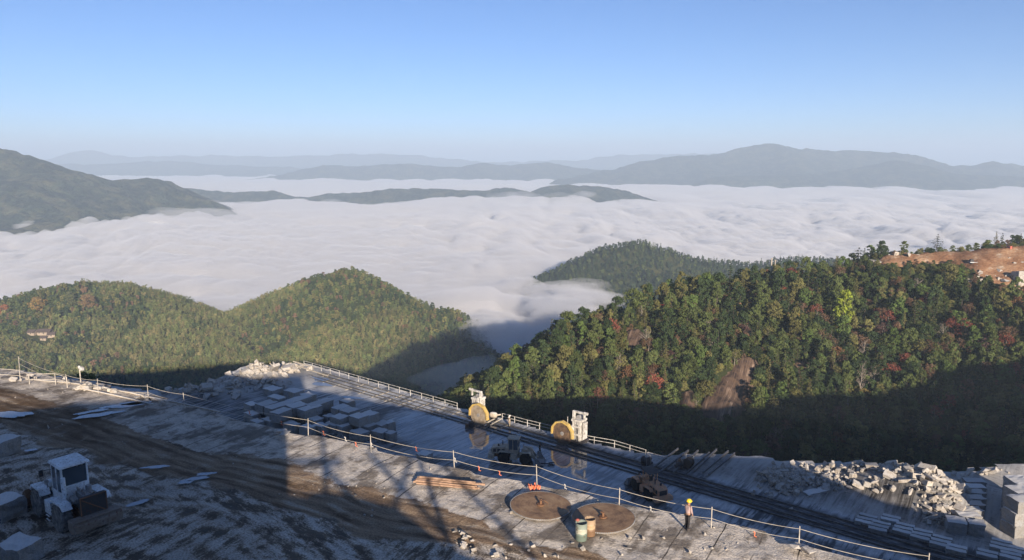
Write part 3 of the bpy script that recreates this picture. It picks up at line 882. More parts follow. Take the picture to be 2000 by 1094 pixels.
for i in range(n):
    kk = int(kindsel[i]); tbl = (BC, CC, TC, RC)[kk]
    wsum = [t[2] for t in tbl]; j = int(rng.choice(len(tbl), p=np.array(wsum) / sum(wsum)))
    if kk == 2 and pxc[i] > 1700 and rng.uniform() < .25: j = 1
    cn, cc, _ = tbl[j]; v_ = float(np.clip(1 + rng.normal(0, .16), .6, 1.5)); c3 = tuple(a * v_ for a in cc)
    rz = float(rng.uniform(0, 6.28)); sc_ = float(s[i])
    if not indiv[i]:
        stuffrows.append((X[i], Y[i], Z[i] - .5, sc_, rz, (int(rng.integers(0, 7)) if kk == 0 else 7 + int(rng.integers(0, 3)) if kk == 1 else 10 + int(rng.integers(0, 3))), *c3)); continue
    zz = zone(pxc[i], pyc[i]); size = 'tall' if sc_ > .99 else ('small' if sc_ < .82 else 'medium')
    if kk == 0: tree('broadleaf_tree', P_BROAD[int(rng.integers(0, 7))], X[i], Y[i], Z[i] - .5, sc_ * float(rng.uniform(.8, .98)), rz, c3, '%s %s broadleaf tree %s' % (size, cn, zz), 'tree', '%s %s broadleaf trees %s' % (size, cn, zz), .06, sc_ * float(rng.uniform(1.0, 1.3)))
    elif kk == 1: tree('conifer_tree', P_CONI[int(rng.integers(0, 3))], X[i], Y[i], Z[i] - .5, sc_, rz, c3, '%s %s pointed conifer %s' % (size, cn, zz), 'tree', '%s %s conifers %s' % (size, cn, zz), .03)
    elif kk == 2: tree('autumn_tree', P_THIN[int(rng.integers(0, 3))], X[i], Y[i], Z[i] - .5, sc_, rz, c3, '%s %s autumn tree %s' % (size, cn, zz), 'tree', '%s %s autumn trees %s' % (size, cn, zz), .06)
    else: tree('bare_tree', P_BARE[int(rng.integers(0, 2))], X[i], Y[i], Z[i] - .5, sc_, rz, c3, '%s leafless pale tree %s' % (size, zz), 'tree', '%s leafless trees %s' % (size, zz), .06)
# dense filler between and below them, with the shaded slopes on both sides of the gorge
X2, Y2 = jgrid(-330, 430, 150, 560, 6.4, rng)
Z2 = H(X2, Y2)
_, insq, edq = poly_sd(X2, Y2, QPOLY)
px2, py2, dp2 = to_px(X2, Y2, Z2 + 5)
m2 = ~insq & (edq > 12) & (px2 > -150) & (px2 < 2200) & (py2 < 1200)
t_ = tent(X2, Y2, R_RIGHT, 0.52, 0.75, 10, 9, 11, 55)
lowpart = (t_ < Z2 - 6) | (Z2 < -70)
X2, Y2, Z2 = X2[m2 & lowpart], Y2[m2 & lowpart], Z2[m2 & lowpart]
v2 = visible(X2, Y2, Z2 + 10); X2, Y2, Z2 = X2[v2], Y2[v2], Z2[v2]
pp = to_px(X2, Y2, Z2 + 3)
bad = np.zeros(len(X2), bool)
for P_ in [SLAB_POLY] + [r[0] for r in ROCKS_PX]: bad |= in_poly(pp[0], pp[1], P_)
for zt_ in (0, 3, 6, 8.5):
    a_, b_, _ = to_px(X2, Y2, Z2 + zt_); bad |= in_poly(a_, b_ - 2, EARTH_POLY) & ((Y2 < 452) | (zt_ < 2))
X2, Y2, Z2 = X2[~bad], Y2[~bad], Z2[~bad]
n2_ = len(X2); pc = pal(rng, n2_, [G_DARK, G_MID, G_OLIVE, A_BROWN], [4, 3, 2, .7], .2)
rows = [tuple(r) for r in np.column_stack([X2, Y2, Z2 - .5, rng.uniform(.7, 1.1, n2_), rng.uniform(0, 6.28, n2_), rng.integers(0, 12, n2_), pc])]
A = np.array(rows + stuffrows)
forest('forest', A[:, :3], A[:, 3], A[:, 4], A[:, 5].astype(int), A[:, 6:9], BR_I + CO_I + TH_I)
# undergrowth: shrubs between the trunks
X3, Y3 = jgrid(-90, 520, 225, 520, 3.4, rng); Z3 = H(X3, Y3)
p3 = to_px(X3, Y3, Z3 + 1)
t3 = np.maximum(tent(X3, Y3, R_RIGHT, 0.52, 0.75, 10, 9, 11, 55), tent(X3, Y3, R_RBACK, .6, .6, 10))
ok3 = (t3 > Z3 - 8) & (p3[0] > 850) & (p3[0] < 2150) & visible(X3, Y3, Z3 + 5)
for P_ in [SLAB_POLY, EARTH_POLY] + [r[0] for r in ROCKS_PX]: ok3 &= ~in_poly(p3[0], p3[1], P_)
X3, Y3, Z3 = X3[ok3], Y3[ok3], Z3[ok3]; n3 = len(X3)
forest('undergrowth', np.stack([X3, Y3, Z3 - 1.2], 1), rng.uniform(.3, .55, n3), rng.uniform(0, 6.28, n3), rng.integers(0, 4, n3) + 1, pal(rng, n3, [G_DARK, G_MID, G_OLIVE, A_BROWN], [3, 3, 3, 1.2], .2), BR_I)

# single trees that stand out
def stand(kind, protos, px, py, hpx, col, label, mode='hit', Yd=None, h0=10.0, wide=1.0, rz=1.0):
    if mode == 'hit':
        x, y, z, ok = hit([px], [py], 200, 700, 800); x, y, z = float(x[0]), float(y[0]), float(z[0])
    else:
        p = aty(px, py, Yd); x, y = p.x, p.y; z = min(p.z, float(H(x, y)) + 1.0)
    d = math.hypot(y, CAM_Z - z)
    top = hpx * d / FPX / h0
    e = tree(kind, protos, x, y, z - .4, top * wide, rz, col, label, 'tree', None, .03, top)
    return e
stand('broadleaf_tree', P_BROAD[5], 1645, 645, 78, (0.22, 0.27, 0.03), 'tall bright yellow green tree standing out on the wooded spur', h0=12.5, wide=.78)
stand('conifer_tree', P_CONI[1], 1625, 652, 42, (0.11, 0.12, 0.035), 'spreading olive conifer at the foot of the yellow green tree', h0=11.5)
stand('autumn_tree', P_THIN[0], 1594, 622, 30, A_RED, 'rust red tree left of the yellow green tree', h0=8.5)
stand('autumn_tree', P_THIN[1], 1735, 640, 34, A_RED, 'wide rust red tree right of the yellow green tree', h0=9, wide=1.4)
stand('autumn_tree', P_THIN[2], 1712, 622, 22, A_RED, 'small rust red tree just above the wide rust red tree', h0=7.5)
stand('autumn_tree', P_THIN[0], 1152, 682, 38, A_BROWN, 'brown leaved tree left of the brown cliff outcrop', h0=8.5)
stand('autumn_tree', P_THIN[1], 1168, 805, 52, (0.16, .075, .045), 'reddish brown tree with pale trunk above the second saw', h0=9.5)
stand('autumn_tree', P_THIN[2], 1300, 615, 28, (0.26, .08, .045), 'orange red tree on the slope right of the brown cliff outcrop', h0=7.5)
stand('bare_tree', P_BARE[0], 1687, 702, 42, A_GREY, 'bare grey tree below the wide rust red tree', h0=9)
stand('bare_tree', P_BARE[1], 1790, 572, 32, A_GREY, 'white branched bare tree below the red earth clearing', h0=8)
stand('bare_tree', P_BARE[0], 1680, 775, 74, A_GREY, 'tall thin bare tree at the edge of the big shadow', h0=9, wide=.5)
DKP = (0.022, 0.032, 0.018)
stand('pine_tree', finish_protos([(crown_conifer(rng, 9.5, 8, 5.6, 4, 120, .3, True), limb_mesh(trunk_paths(rng, 9.2, .2, 6, 2.6, .55)), M_BARK)], 'pine')[0], 1676, 506, 40, DKP, 'flat topped pine at the left end of the red earth clearing', 'free', 432, 9.5)
PINE2 = finish_protos([(crown_conifer(rng, 11, 8.5, 2.6, 8, 95, .28, True), limb_mesh(trunk_paths(rng, 10.6, .2, 8, 2.6, .3)), M_BARK)], 'pine')[0]
stand('pine_tree', PINE2, 1828, 492, 38, DKP, 'lone layered dark pine on the skyline behind the clearing', 'free', 436, 11)
stand('pine_tree', P_CONI[0], 1955, 482, 44, (0.04, .055, .025), 'tall pointed conifer on the skyline at the right', 'free', 440, 13)
stand('conifer_tree', P_CONI[2], 1700, 502, 26, DKP, 'small dark conifer beside the flat topped pine', 'free', 436, 10)
stand('broadleaf_tree', P_BROAD[4], 1930, 482, 26, (0.12, .15, .05), 'pale green round tree left of the tall skyline conifer', 'free', 438, 7.5)
stand('conifer_tree', P_CONI[1], 1632, 524, 30, (0.05, .065, .03), 'narrow conifer rising above the crest left of the flat topped pine', 'free', 428, 11.5)
stand('broadleaf_tree', P_BROAD[0], 1722, 505, 26, G_DARK, 'dense dark tree left of the pale granite boulders', 'free', 436, 9.5, 1.2)
# a few separate trees on the left hills
def stand_l(kind, pr, px, py, hpx, col, label, h0, wide=1.):
    x, y, z, ok = hit([px], [py], 500, 1400, 900); x, y, z = float(x[0]), float(y[0]), float(z[0])
    d = math.hypot(y, CAM_Z - z); top = hpx * d / FPX / h0
    tree(kind, pr, x, y, z - .4, top * wide, 1.0, col, label, 'tree', None, .03, top)
stand_l('broadleaf_tree', P_BROAD[2], 76, 612, 30, (0.25, .17, .05), 'golden round tree on the left hill above the farmhouses', 8.5)
stand_l('broadleaf_tree', P_BROAD[3], 172, 608, 32, (0.21, .14, .065), 'orange brown broad tree on the shoulder of the left hill', 10.5)
stand_l('broadleaf_tree', P_BROAD[1], 140, 604, 34, (0.11, .12, .05), 'tall olive tree left of the orange brown tree on the left hill', 11.5)
stand_l('broadleaf_tree', P_BROAD[4], 8, 618, 22, (0.28, .12, .05), 'orange tree at the left edge of the left hill', 7.5, 1.4)
stand_l('conifer_tree', P_CONI[0], 860, 655, 28, (0.12, .14, .05), 'pale green tree on the right flank of the pointed hill', 13, 1.3)
stand_l('broadleaf_tree', P_BROAD[1], 893, 662, 20, (0.10, .13, .045), 'small green tree on the hill edge above the shadowed slope', 11.5)
stand_l('autumn_tree', P_THIN[0], 792, 645, 13, (0.24, .09, .06), 'reddish tree on the right face of the pointed hill', 8.5, 1.2)
stand_l('autumn_tree', P_THIN[0], 705, 725, 9, (0.3, .09, .05), 'small red tree behind the guard rail', 8.5, 1.6)
# ------------------------------------------------------------------ mesh builder
class MB:
    def __init__(s): s.V = []; s.F = []
    def add(s, V, Fc, M=None):
        o = len(s.V)
        for v in V: s.V.append(tuple(M @ Vector(v)) if M is not None else tuple(v))
        s.F += [tuple(i + o for i in f) for f in Fc]
        return s
    def box(s, c, d, rot=(0, 0, 0), taper=None):
        x, y, z = d[0] / 2, d[1] / 2, d[2] / 2
        tx, ty = (taper or (1, 1))
        V = [(-x, -y, -z), (x, -y, -z), (x, y, -z), (-x, y, -z), (-x * tx, -y * ty, z), (x * tx, -y * ty, z), (x * tx, y * ty, z), (-x * tx, y * ty, z)]
        Fc = [(3, 2, 1, 0), (4, 5, 6, 7), (0, 1, 5, 4), (1, 2, 6, 5), (2, 3, 7, 6), (3, 0, 4, 7)]
        return s.add(V, Fc, Matrix.Translation(c) @ Euler(rot).to_matrix().to_4x4())
    def cyl(s, a, b, r, r2=None, n=12):
        a = Vector(a); b = Vector(b); d = (b - a).normalized(); u = d.orthogonal().normalized(); v = d.cross(u); r2 = r if r2 is None else r2
        V = []
        for p, q in ((a, r), (b, r2)):
            for k in range(n):
                t = 2 * math.pi * k / n; V.append(p + (u * math.cos(t) + v * math.sin(t)) * q)
        Fc = [(k, (k + 1) % n, (k + 1) % n + n, k + n) for k in range(n)] + [tuple(range(n))[::-1], tuple(range(n, 2 * n))]
        return s.add(V, Fc)
    def tube(s, pts, r, n=8):
        V, Fc = limb_mesh([[(p, r) for p in pts]], n); return s.add(V, Fc)
    def prism(s, poly, y0, y1, axis='y'):
        """polygon in x,z extruded along y (or another axis)"""
        n = len(poly)
        def P(a, b, t): return (a, t, b) if axis == 'y' else ((t, a, b) if axis == 'x' else (a, b, t))
        V = [P(a, b, y0) for a, b in poly] + [P(a, b, y1) for a, b in poly]
        Fc = [(k, (k + 1) % n, (k + 1) % n + n, k + n) for k in range(n)] + [tuple(range(n))[::-1], tuple(range(n, 2 * n))]
        return s.add(V, Fc)
    def lathe(s, prof, c, axis=(0, 1, 0), n=28, squash=None):
        """profile (radius, along) about an axis through c"""
        ax = Vector(axis).normalized(); u = ax.orthogonal().normalized(); v = ax.cross(u); c = Vector(c)
        V = []
        for r, h in prof:
            for k in range(n):
                t = 2 * math.pi * k / n; V.append(c + ax * h + (u * math.cos(t) + v * math.sin(t)) * r)
        m = len(prof)
        Fc = [(i * n + k, i * n + (k + 1) % n, (i + 1) * n + (k + 1) % n, (i + 1) * n + k) for i in range(m - 1) for k in range(n)]
        if prof[0][0] > 1e-4: Fc.append(tuple(range(n))[::-1])
        if prof[-1][0] > 1e-4: Fc.append(tuple(range((m - 1) * n, m * n)))
        return s.add(V, Fc)
    def build(s, name, mat, parent=None, bevel=0.0, smooth_shade=False, label=None):
        me = bpy.data.meshes.new(name)
        me.from_pydata(s.V, [], s.F); me.materials.append(mat); me.update()
        bm = bmesh.new(); bm.from_mesh(me)
        bmesh.ops.recalc_face_normals(bm, faces=bm.faces)
        if bevel:
            bmesh.ops.bevel(bm, geom=list(bm.edges), offset=bevel, segments=1, affect='EDGES', clamp_overlap=True)
        bm.to_mesh(me); bm.free()
        if smooth_shade:
            me.polygons.foreach_set('use_smooth', [True] * len(me.polygons))
        o = bpy.data.objects.new(name, me); COL.objects.link(o)
        if parent is not None: o.parent = parent
        if label: o['label'] = label
        return o
def copy_tree(o, parent=None):
    c = o.copy(); COL.objects.link(c); c.parent = parent
    for ch in list(o.children): copy_tree(ch, c)
    return c

# ------------------------------------------------------------------ materials of the quarry
E1 = Vector((0.783, -0.622, 0)); E2 = Vector((0.622, 0.783, 0)); P0 = Vector((10.0, 109.3, FLOOR_Z))
ET1 = Vector((0.875, -0.484, 0)); ET2 = Vector((0.484, 0.875, 0))
def mat_metal_paint(name, col, rust=0.35, rough=0.55, dirt=(0.16, 0.14, 0.12), scale=2.0):
    k = N(name); v = k.coord('Object')
    n1 = k.noise(v, scale, 6, .65); n2 = k.noise(v, scale * 5, 4, .6)
    c = k.mix(k.ramp(n1, [(.40, 0.), (.68, .8)]), col, dirt)
    c = k.mix(k.ramp(n2, [(.62 - rust * .2, 0.), (.72, 1.)]), c, (.13, .055, .025))
    k.bsdf(c, k.ramp(n1, [(0.3, rough), (0.7, .9)]), spec=.4, normal=k.bump(n2, .25, .02)); return k.m
M_WHITE = mat_metal_paint('white_paint', (.62, .60, .55), .2)
M_YELLOW = mat_metal_paint('yellow_paint', (.58, .40, .10), .45, dirt=(.38, .30, .18))
M_CABWHITE = mat_metal_paint('dusty_white_paint', (.74, .78, .80), .3, dirt=(.46, .46, .44))
M_CABTAN = mat_metal_paint('dusty_tan_paint', (.52, .43, .32), .3, dirt=(.26, .21, .16))
M_ORANGE = mat_metal_paint('faded_orange_paint', (.66, .32, .16), .25, dirt=(.40, .28, .20))
M_DARK = mat_metal_paint('dark_greasy_steel', (.035, .035, .04), .35, dirt=(.07, .065, .06))
M_STEEL = mat_metal_paint('dull_steel', (.30, .30, .30), .3)
M_RED = mat_metal_paint('red_paint', (.55, .10, .06), .1)
M_DRUST = mat_metal_paint('dusty_rusted_steel', (.19, .145, .11), .5, dirt=(.26, .24, .215), scale=1.6)
M_RUST = mat_metal_paint('rusted_steel', (.20, .10, .05), .6, dirt=(.12, .08, .055), scale=1.0)
def mat_blade(name, c1, c2, c3):
    k = N(name); v = k.coord('Object')
    r = k.n('ShaderNodeVectorMath', operation='LENGTH'); k.l(v, r.inputs[0])
    n = k.noise(v, 1.3, 6, .6); n2 = k.noise(v, 9, 4)
    cx = k.n('ShaderNodeCombineXYZ'); k.l(r.outputs['Value'], cx.inputs[0])
    rings = k.noise(cx.outputs[0], 9, 4, .8)
    f = k.math('ADD', k.math('MULTIPLY', n, .65), k.math('MULTIPLY', rings, .35))
    c = k.ramp(f, [(.38, c1), (.5, c2), (.62, c3)])
    c = k.mix(k.ramp(n2, [(.5, 0.), (.75, .5)]), c, c1)
    k.bsdf(c, .6, spec=.4, normal=k.bump(n2, .2, .02)); return k.m
M_BLADE = mat_blade('dusty_saw_blade', (.16, .12, .08), (.30, .24, .17), (.40, .34, .26))
M_BLADE_DARK = mat_blade('wet_saw_blade', (.05, .035, .03), (.12, .08, .055), (.24, .15, .08))
M_BLADE_RUST = mat_blade('rusty_saw_blade', (.12, .07, .04), (.27, .165, .085), (.36, .24, .13))
def mat_simple(name, col, rough=.7, spec=.4, bumpn=0., scale=3., var=.25, metal=0.):
    k = N(name); v = k.coord('Object'); n = k.noise(v, scale, 5)
    c = k.mix(k.ramp(n, [(.35, 0.), (.7, 1.)]), tuple(x * (1 - var) for x in col), tuple(min(1, x * (1 + var)) for x in col))
    k.bsdf(c, rough, metal, spec=spec, normal=k.bump(n, .3 + bumpn, .03)); return k.m
M_TYRE = mat_simple('muddy_tyre', (.20, .19, .175), .95, .1, .5, 4, .5)
M_TYRE_D = mat_simple('black_tyre', (.03, .03, .03), .9, .2, .5, 4, .5)
def mat_glass():
    k = N('window_glass'); k.bsdf((.05, .07, .09), .12, spec=.8); return k.m
M_GLASS = mat_glass()
M_ROPE = mat_simple('pale_rope', (.46, .42, .36), .9, .1)
M_RIBBON = mat_simple('orange_ribbon', (.72, .22, .12), .8, .1)
M_POST = mat_simple('weathered_post', (.46, .42, .36), .85, .2)
M_POLE = mat_simple('brown_bamboo_pole', (.34, .22, .15), .8, .2, .2, 2.5, .45)
M_RAG = mat_simple('grey_white_rag', (.5, .48, .45), .9, .1, .5)

def granite(name, base=(.54, .54, .54), warm=(.52, .48, .42), dark=(.24, .24, .245), drill=True, stain=.4, side=.62, top_lit_amt=.6):
    k = N(name); v = k.coord('Object'); oi = k.n('ShaderNodeObjectInfo')
    mp = k.n('ShaderNodeVectorMath', operation='ADD'); k.l(v, mp.inputs[0]); 
    cb = k.n('ShaderNodeCombineXYZ'); rr = k.math('MULTIPLY', oi.outputs['Random'], 40.0); k.l(rr, cb.inputs[0]); k.l(rr, cb.inputs[1]); k.l(cb.outputs[0], mp.inputs[1])
    v = mp.outputs[0]
    n1 = k.noise(v, .7, 6, .6); n2 = k.noise(v, 14, 3, .7); n3 = k.noise(v, 3, 5, .65)
    c = k.mix(k.ramp(n1, [(.38, 0.), (.62, 1.)]), base, warm)
    c = k.mix(k.ramp(n2, [(.35, .55), (.6, 0.)]), c, dark)
    c = k.mix(k.math('MULTIPLY', k.ramp(n3, [(.5, 0.), (.68, 1.)]), stain), c, (.22, .17, .12))
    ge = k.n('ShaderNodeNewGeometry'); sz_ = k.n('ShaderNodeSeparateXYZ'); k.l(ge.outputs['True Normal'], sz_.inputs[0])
    dust = k.ramp(sz_.outputs[2], [(.55, 0.), (.8, 1.)])  # sky-lit tops and shaded sides painted into the stone colour
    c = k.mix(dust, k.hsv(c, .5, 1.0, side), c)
    c = k.mix(k.math('MULTIPLY', dust, top_lit_amt), c, (.68, .67, .65))
    hv = k.ramp(oi.outputs['Random'], [(0, .80), (1, 1.12)])
    c = k.hsv(c, .5, 1.0, hv)
    bn = k.bump(n3, .5, .06)
    if drill:
        w_ = k.n('ShaderNodeTexWave', wave_type='BANDS', bands_direction='DIAGONAL'); 
        m2 = k.n('ShaderNodeMapping'); m2.inputs['Scale'].default_value = (1, 1, 0.0); k.l(k.coord('Object'), m2.inputs[0]); k.l(m2.outputs[0], w_.inputs[0])
        w_.inputs['Scale'].default_value = 2.2; w_.inputs['Distortion'].default_value = .6
        bn = k.bump(w_.outputs[1], .35, .05, bn)
    k.bsdf(c, .9, spec=.06, normal=bn); return k.m
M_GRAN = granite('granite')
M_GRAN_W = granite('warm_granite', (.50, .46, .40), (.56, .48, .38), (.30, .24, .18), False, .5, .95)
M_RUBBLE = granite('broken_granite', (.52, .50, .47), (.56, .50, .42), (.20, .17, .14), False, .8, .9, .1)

# ---- floor of the saw yard
def mat_floor():
    k = N('sawn_granite_floor')
    tc = k.n('ShaderNodeTexCoord'); uv = tc.outputs['UV']      # u along the rails, v across, metres
    def mp(scale, loc=(0, 0, 0)):
        m_ = k.n('ShaderNodeMapping'); m_.inputs['Scale'].default_value = scale; m_.inputs['Location'].default_value = loc; k.l(uv, m_.inputs[0]); return m_.outputs[0]
    warp = k.noise(mp((.12, .12, 1)), 1, 3, .5, col=True)
    def addw(vec, amt):
        a = k.n('ShaderNodeVectorMath', operation='SCALE'); k.l(warp, a.inputs[0]); a.inputs['Scale'].default_value = amt
        b = k.n('ShaderNodeVectorMath', operation='ADD'); k.l(vec, b.inputs[0]); k.l(a.outputs[0], b.inputs[1]); return b.outputs[0]
    # cut courses: stone strips 1.9 m wide running across the rails
    wv = k.n('ShaderNodeTexWave', wave_type='BANDS', bands_direction='X'); k.l(addw(mp((1, .03, 1)), 1.2), wv.inputs[0])
    wv.inputs['Scale'].default_value = .5 * 0.327; wv.inputs['Distortion'].default_value = .0
    st = k.noise(addw(mp((.95, .10, 1)), 1.0), 1.0, 7, .68)
    st2 = k.noise(addw(mp((2.6, .22, 1), (9, 4, 0)), .6), 1.0, 6, .65)
    blot = k.noise(mp((.09, .07, 1), (3, 1, 0)), 1.0, 5, .6)
    f = k.math('ADD', k.math('MULTIPLY', st, .55), k.math('MULTIPLY', st2, .45))
    f = k.math('ADD', f, k.math('MULTIPLY', k.math('SUBTRACT', blot, .5), .65))
    c = k.ramp(f, [(.38, (.045, .048, .055)), (.45, (.14, .145, .155)), (.49, (.40, .405, .41)), (.60, (.60, .60, .60))])
    sp = k.noise(mp((6, 6, 1)), 1, 4, .7)
    c = k.mix(k.ramp(sp, [(.35, .4), (.6, 0.)]), c, (.12, .12, .12))
    at_ = k.n('ShaderNodeAttribute', attribute_type='GEOMETRY', attribute_name='zone'); sep = k.n('ShaderNodeSeparateColor'); k.l(at_.outputs['Color'], sep.inputs[0])
    # R: wet film, G: dark rail bed, B: dry dusty
    wetn = k.ramp(k.math('ADD', k.math('MULTIPLY', blot, .35), k.math('MULTIPLY', sep.outputs[0], .8)), [(.48, 0.), (.66, 1.)])
    bedn = k.noise(mp((.5, 2.2, 1)), 1, 5, .6)
    bedc = k.ramp(bedn, [(.36, (.025, .026, .03)), (.52, (.075, .075, .08)), (.66, (.22, .215, .21))])
    c = k.mix(k.math('MULTIPLY', sep.outputs[1], .93), c, bedc)
    c = k.mix(k.math('MULTIPLY', sep.outputs[2], k.ramp(bedn, [(.3, .3), (.6, .9)])), c, (.40, .38, .35))
    c = k.mix(k.math('MULTIPLY', wetn, .45), c, (.10, .105, .11))
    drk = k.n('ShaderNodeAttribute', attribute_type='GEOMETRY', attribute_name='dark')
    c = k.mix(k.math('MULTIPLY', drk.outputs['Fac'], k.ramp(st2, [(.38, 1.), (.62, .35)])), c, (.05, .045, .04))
    ro = k.mix(wetn, k.ramp(f, [(.38, .35), (.6, .75)]), (.045, .045, .045))
    bh = k.math('ADD', f, k.math('MULTIPLY', sp, .25))
    b = k.n('ShaderNodeBump'); k.l(bh, b.inputs['Height']); b.inputs['Distance'].default_value = .12
    k.l(k.math('SUBTRACT', .55, k.math('MULTIPLY', wetn, .545)), b.inputs['Strength'])
    k.bsdf(c, ro, spec=k.math('ADD', .05, k.math('MULTIPLY', wetn, .6)), normal=b.outputs[0]); return k.m
M_YARD = mat_floor()
def uvz(o, UV, zone):
    me = o.data
    li = np.zeros(len(me.loops), np.int32); me.loops.foreach_get('vertex_index', li)
    ul = me.uv_layers.new(name='UVMap'); ul.data.foreach_set('uv', np.asarray(UV, np.float32)[li].ravel())
    a = me.attributes.new('zone', 'FLOAT_COLOR', 'POINT'); z4 = np.ones((len(me.vertices), 4), np.float32); z4[:, :3] = zone
    a.data.foreach_set('color', z4.ravel())
def s12(X, Y):
    dx = X - P0.x; dy = Y - P0.y
    return dx * E1.x + dy * E1.y, dx * E2.x + dy * E2.y
xs = np.arange(-150, 190, .9); ys = np.arange(20, 172, .9)
XX, YY = np.meshgrid(xs, ys)
_, ins_, edge_ = poly_sd(XX, YY, QPOLY)
S1, S2 = s12(XX, YY)
ZZ = FLOOR_Z + .05 * fbm(XX / 3, YY / 3, 3, 61)
LOWB = .9 * smooth(5, 0, edge_)     # berm of chippings towards the outer rim, away from the rails
pxs_, pys_, _d = to_px(XX, YY, ZZ)
ZZ = ZZ + LOWB * ((pxs_ < 585) | (pxs_ > 1330)) * (0.5 + .5 * fbm(XX / 4, YY / 4, 3, 62))
# heaps under the rubble
def heap(px, py, r, h, ax=1.0):
    p = at(px, py, FLOOR_Z); s1, s2 = s12(p.x, p.y)
    q = ((S1 - s1) / (r * ax)) ** 2 + ((S2 - s2) / r) ** 2
    return h * np.exp(-q * 1.3)
HEAPS = [(512, 742, 5.5, 2.0, 1.5), (430, 765, 4.5, .9, 2.0), (350, 774, 3.5, .6, 1.8), (1550, 945, 4, .7, 1.8), (1715, 945, 3.2, .9, 1.6), (1775, 962, 4.2, 1.9, 1.5), (1830, 985, 4.0, 2.0, 1.2)]
HZ_ = sum(heap(*h_) for h_ in HEAPS)
ZZ = ZZ + HZ_ * (1 + .25 * fbm(XX / 2.5, YY / 2.5, 3, 63))
nx, ny = len(xs), len(ys)
Fq = grid_faces(nx, ny)
keep = ins_.ravel()[Fq].sum(1) >= 2
wet = np.exp(-(((S1 + 10) / 22) ** 2 + ((S2 + 9) / 8) ** 2)) * 1.25
for (px_w, py_w, r1, r2_) in [(1100, 900, 9, 5), (935, 860, 7, 5), (1010, 905, 8, 4.5), (1270, 985, 8, 5), (1190, 930, 8, 5)]:
    p = at(px_w, py_w, FLOOR_Z); a1, a2 = s12(p.x, p.y); wet = np.maximum(wet, 1.3 * np.exp(-(((S1 - a1) / r1) ** 2 + ((S2 - a2) / r2_) ** 2)))
bed = smooth(-5.0, -4.2, S2) * smooth(.6, .1, S2) * smooth(-24, -6, S1)
bed = np.maximum(bed, .8 * smooth(-8.4, -7.9, S2) * smooth(-6.9, -7.3, S2) * smooth(-6, 6, S1))
dry = np.clip(smooth(1.0, 2.0, S2) + HZ_ * 1.6 + .8 * smooth(-44, -50, S1) * smooth(-10, -4, S2), 0, 1)
V = np.stack([XX.ravel(), YY.ravel(), ZZ.ravel()], 1)
Fq = Fq[keep]
# skirt: outer face of the yard dropping to the slope
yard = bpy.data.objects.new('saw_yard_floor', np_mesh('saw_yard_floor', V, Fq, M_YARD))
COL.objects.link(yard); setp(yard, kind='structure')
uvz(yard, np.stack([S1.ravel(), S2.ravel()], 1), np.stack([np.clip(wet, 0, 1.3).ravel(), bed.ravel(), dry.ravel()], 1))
def floor_h(x, y):
    i = min(max((x + 150) / .9, 0), nx - 2); j = min(max((y - 20) / .9, 0), ny - 2)
    return float(ZZ[int(round(j)), int(round(i))])
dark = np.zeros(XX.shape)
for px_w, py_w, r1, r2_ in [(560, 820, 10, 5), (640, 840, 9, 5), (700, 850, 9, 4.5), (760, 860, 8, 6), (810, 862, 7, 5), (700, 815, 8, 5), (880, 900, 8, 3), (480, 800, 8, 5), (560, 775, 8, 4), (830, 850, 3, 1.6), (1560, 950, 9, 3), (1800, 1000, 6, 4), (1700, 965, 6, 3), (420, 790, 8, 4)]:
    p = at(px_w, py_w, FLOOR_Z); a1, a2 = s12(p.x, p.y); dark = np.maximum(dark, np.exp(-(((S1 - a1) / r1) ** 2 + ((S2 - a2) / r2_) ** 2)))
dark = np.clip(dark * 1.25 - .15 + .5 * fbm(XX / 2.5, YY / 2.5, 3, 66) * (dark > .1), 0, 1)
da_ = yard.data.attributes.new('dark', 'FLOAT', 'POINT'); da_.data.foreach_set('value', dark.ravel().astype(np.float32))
# ragged outer rim (rock face below the yard)
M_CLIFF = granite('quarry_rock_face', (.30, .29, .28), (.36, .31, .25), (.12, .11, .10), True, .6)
rimV, rimF = [], []
RP = []
for a, b in zip(RIM[:-1], RIM[1:]):
    m_ = max(1, int((b - a).length / 1.2))
    for i in range(m_): RP.append(a.lerp(b, i / m_))
RP.append(RIM[-1])
for i, p in enumerate(RP):
    t = (RP[min(i + 1, len(RP) - 1)] - RP[max(i - 1, 0)]).normalized(); o_ = Vector((-t.y, t.x, 0))
    j1 = float(vnoise(i * .31, 0, 5)) * .5
    zt = floor_h(p.x - o_.x, p.y - o_.y)
    for (d_, zz) in ((-1.3, zt - .06), (.1 + j1 * .3, zt - .02 + .15 * float(vnoise(i * .7, 2, 6))), (.9 + j1, FLOOR_Z - 1.6 + .6 * float(vnoise(i * .6, 1, 6))), (2.4 + j1 * 2, FLOOR_Z - 6), (5 + j1 * 2, FLOOR_Z - 13)):
        rimV.append(p + o_ * d_); rimV[-1].z = zz
for i in range(len(RP) - 1):
    for k_ in range(4): rimF.append((i * 5 + k_, i * 5 + k_ + 1, i * 5 + 6 + k_, i * 5 + 5 + k_))
rim = mesh_obj('quarry_outer_face', rimV, rimF, M_CLIFF); setp(rim, kind='structure')

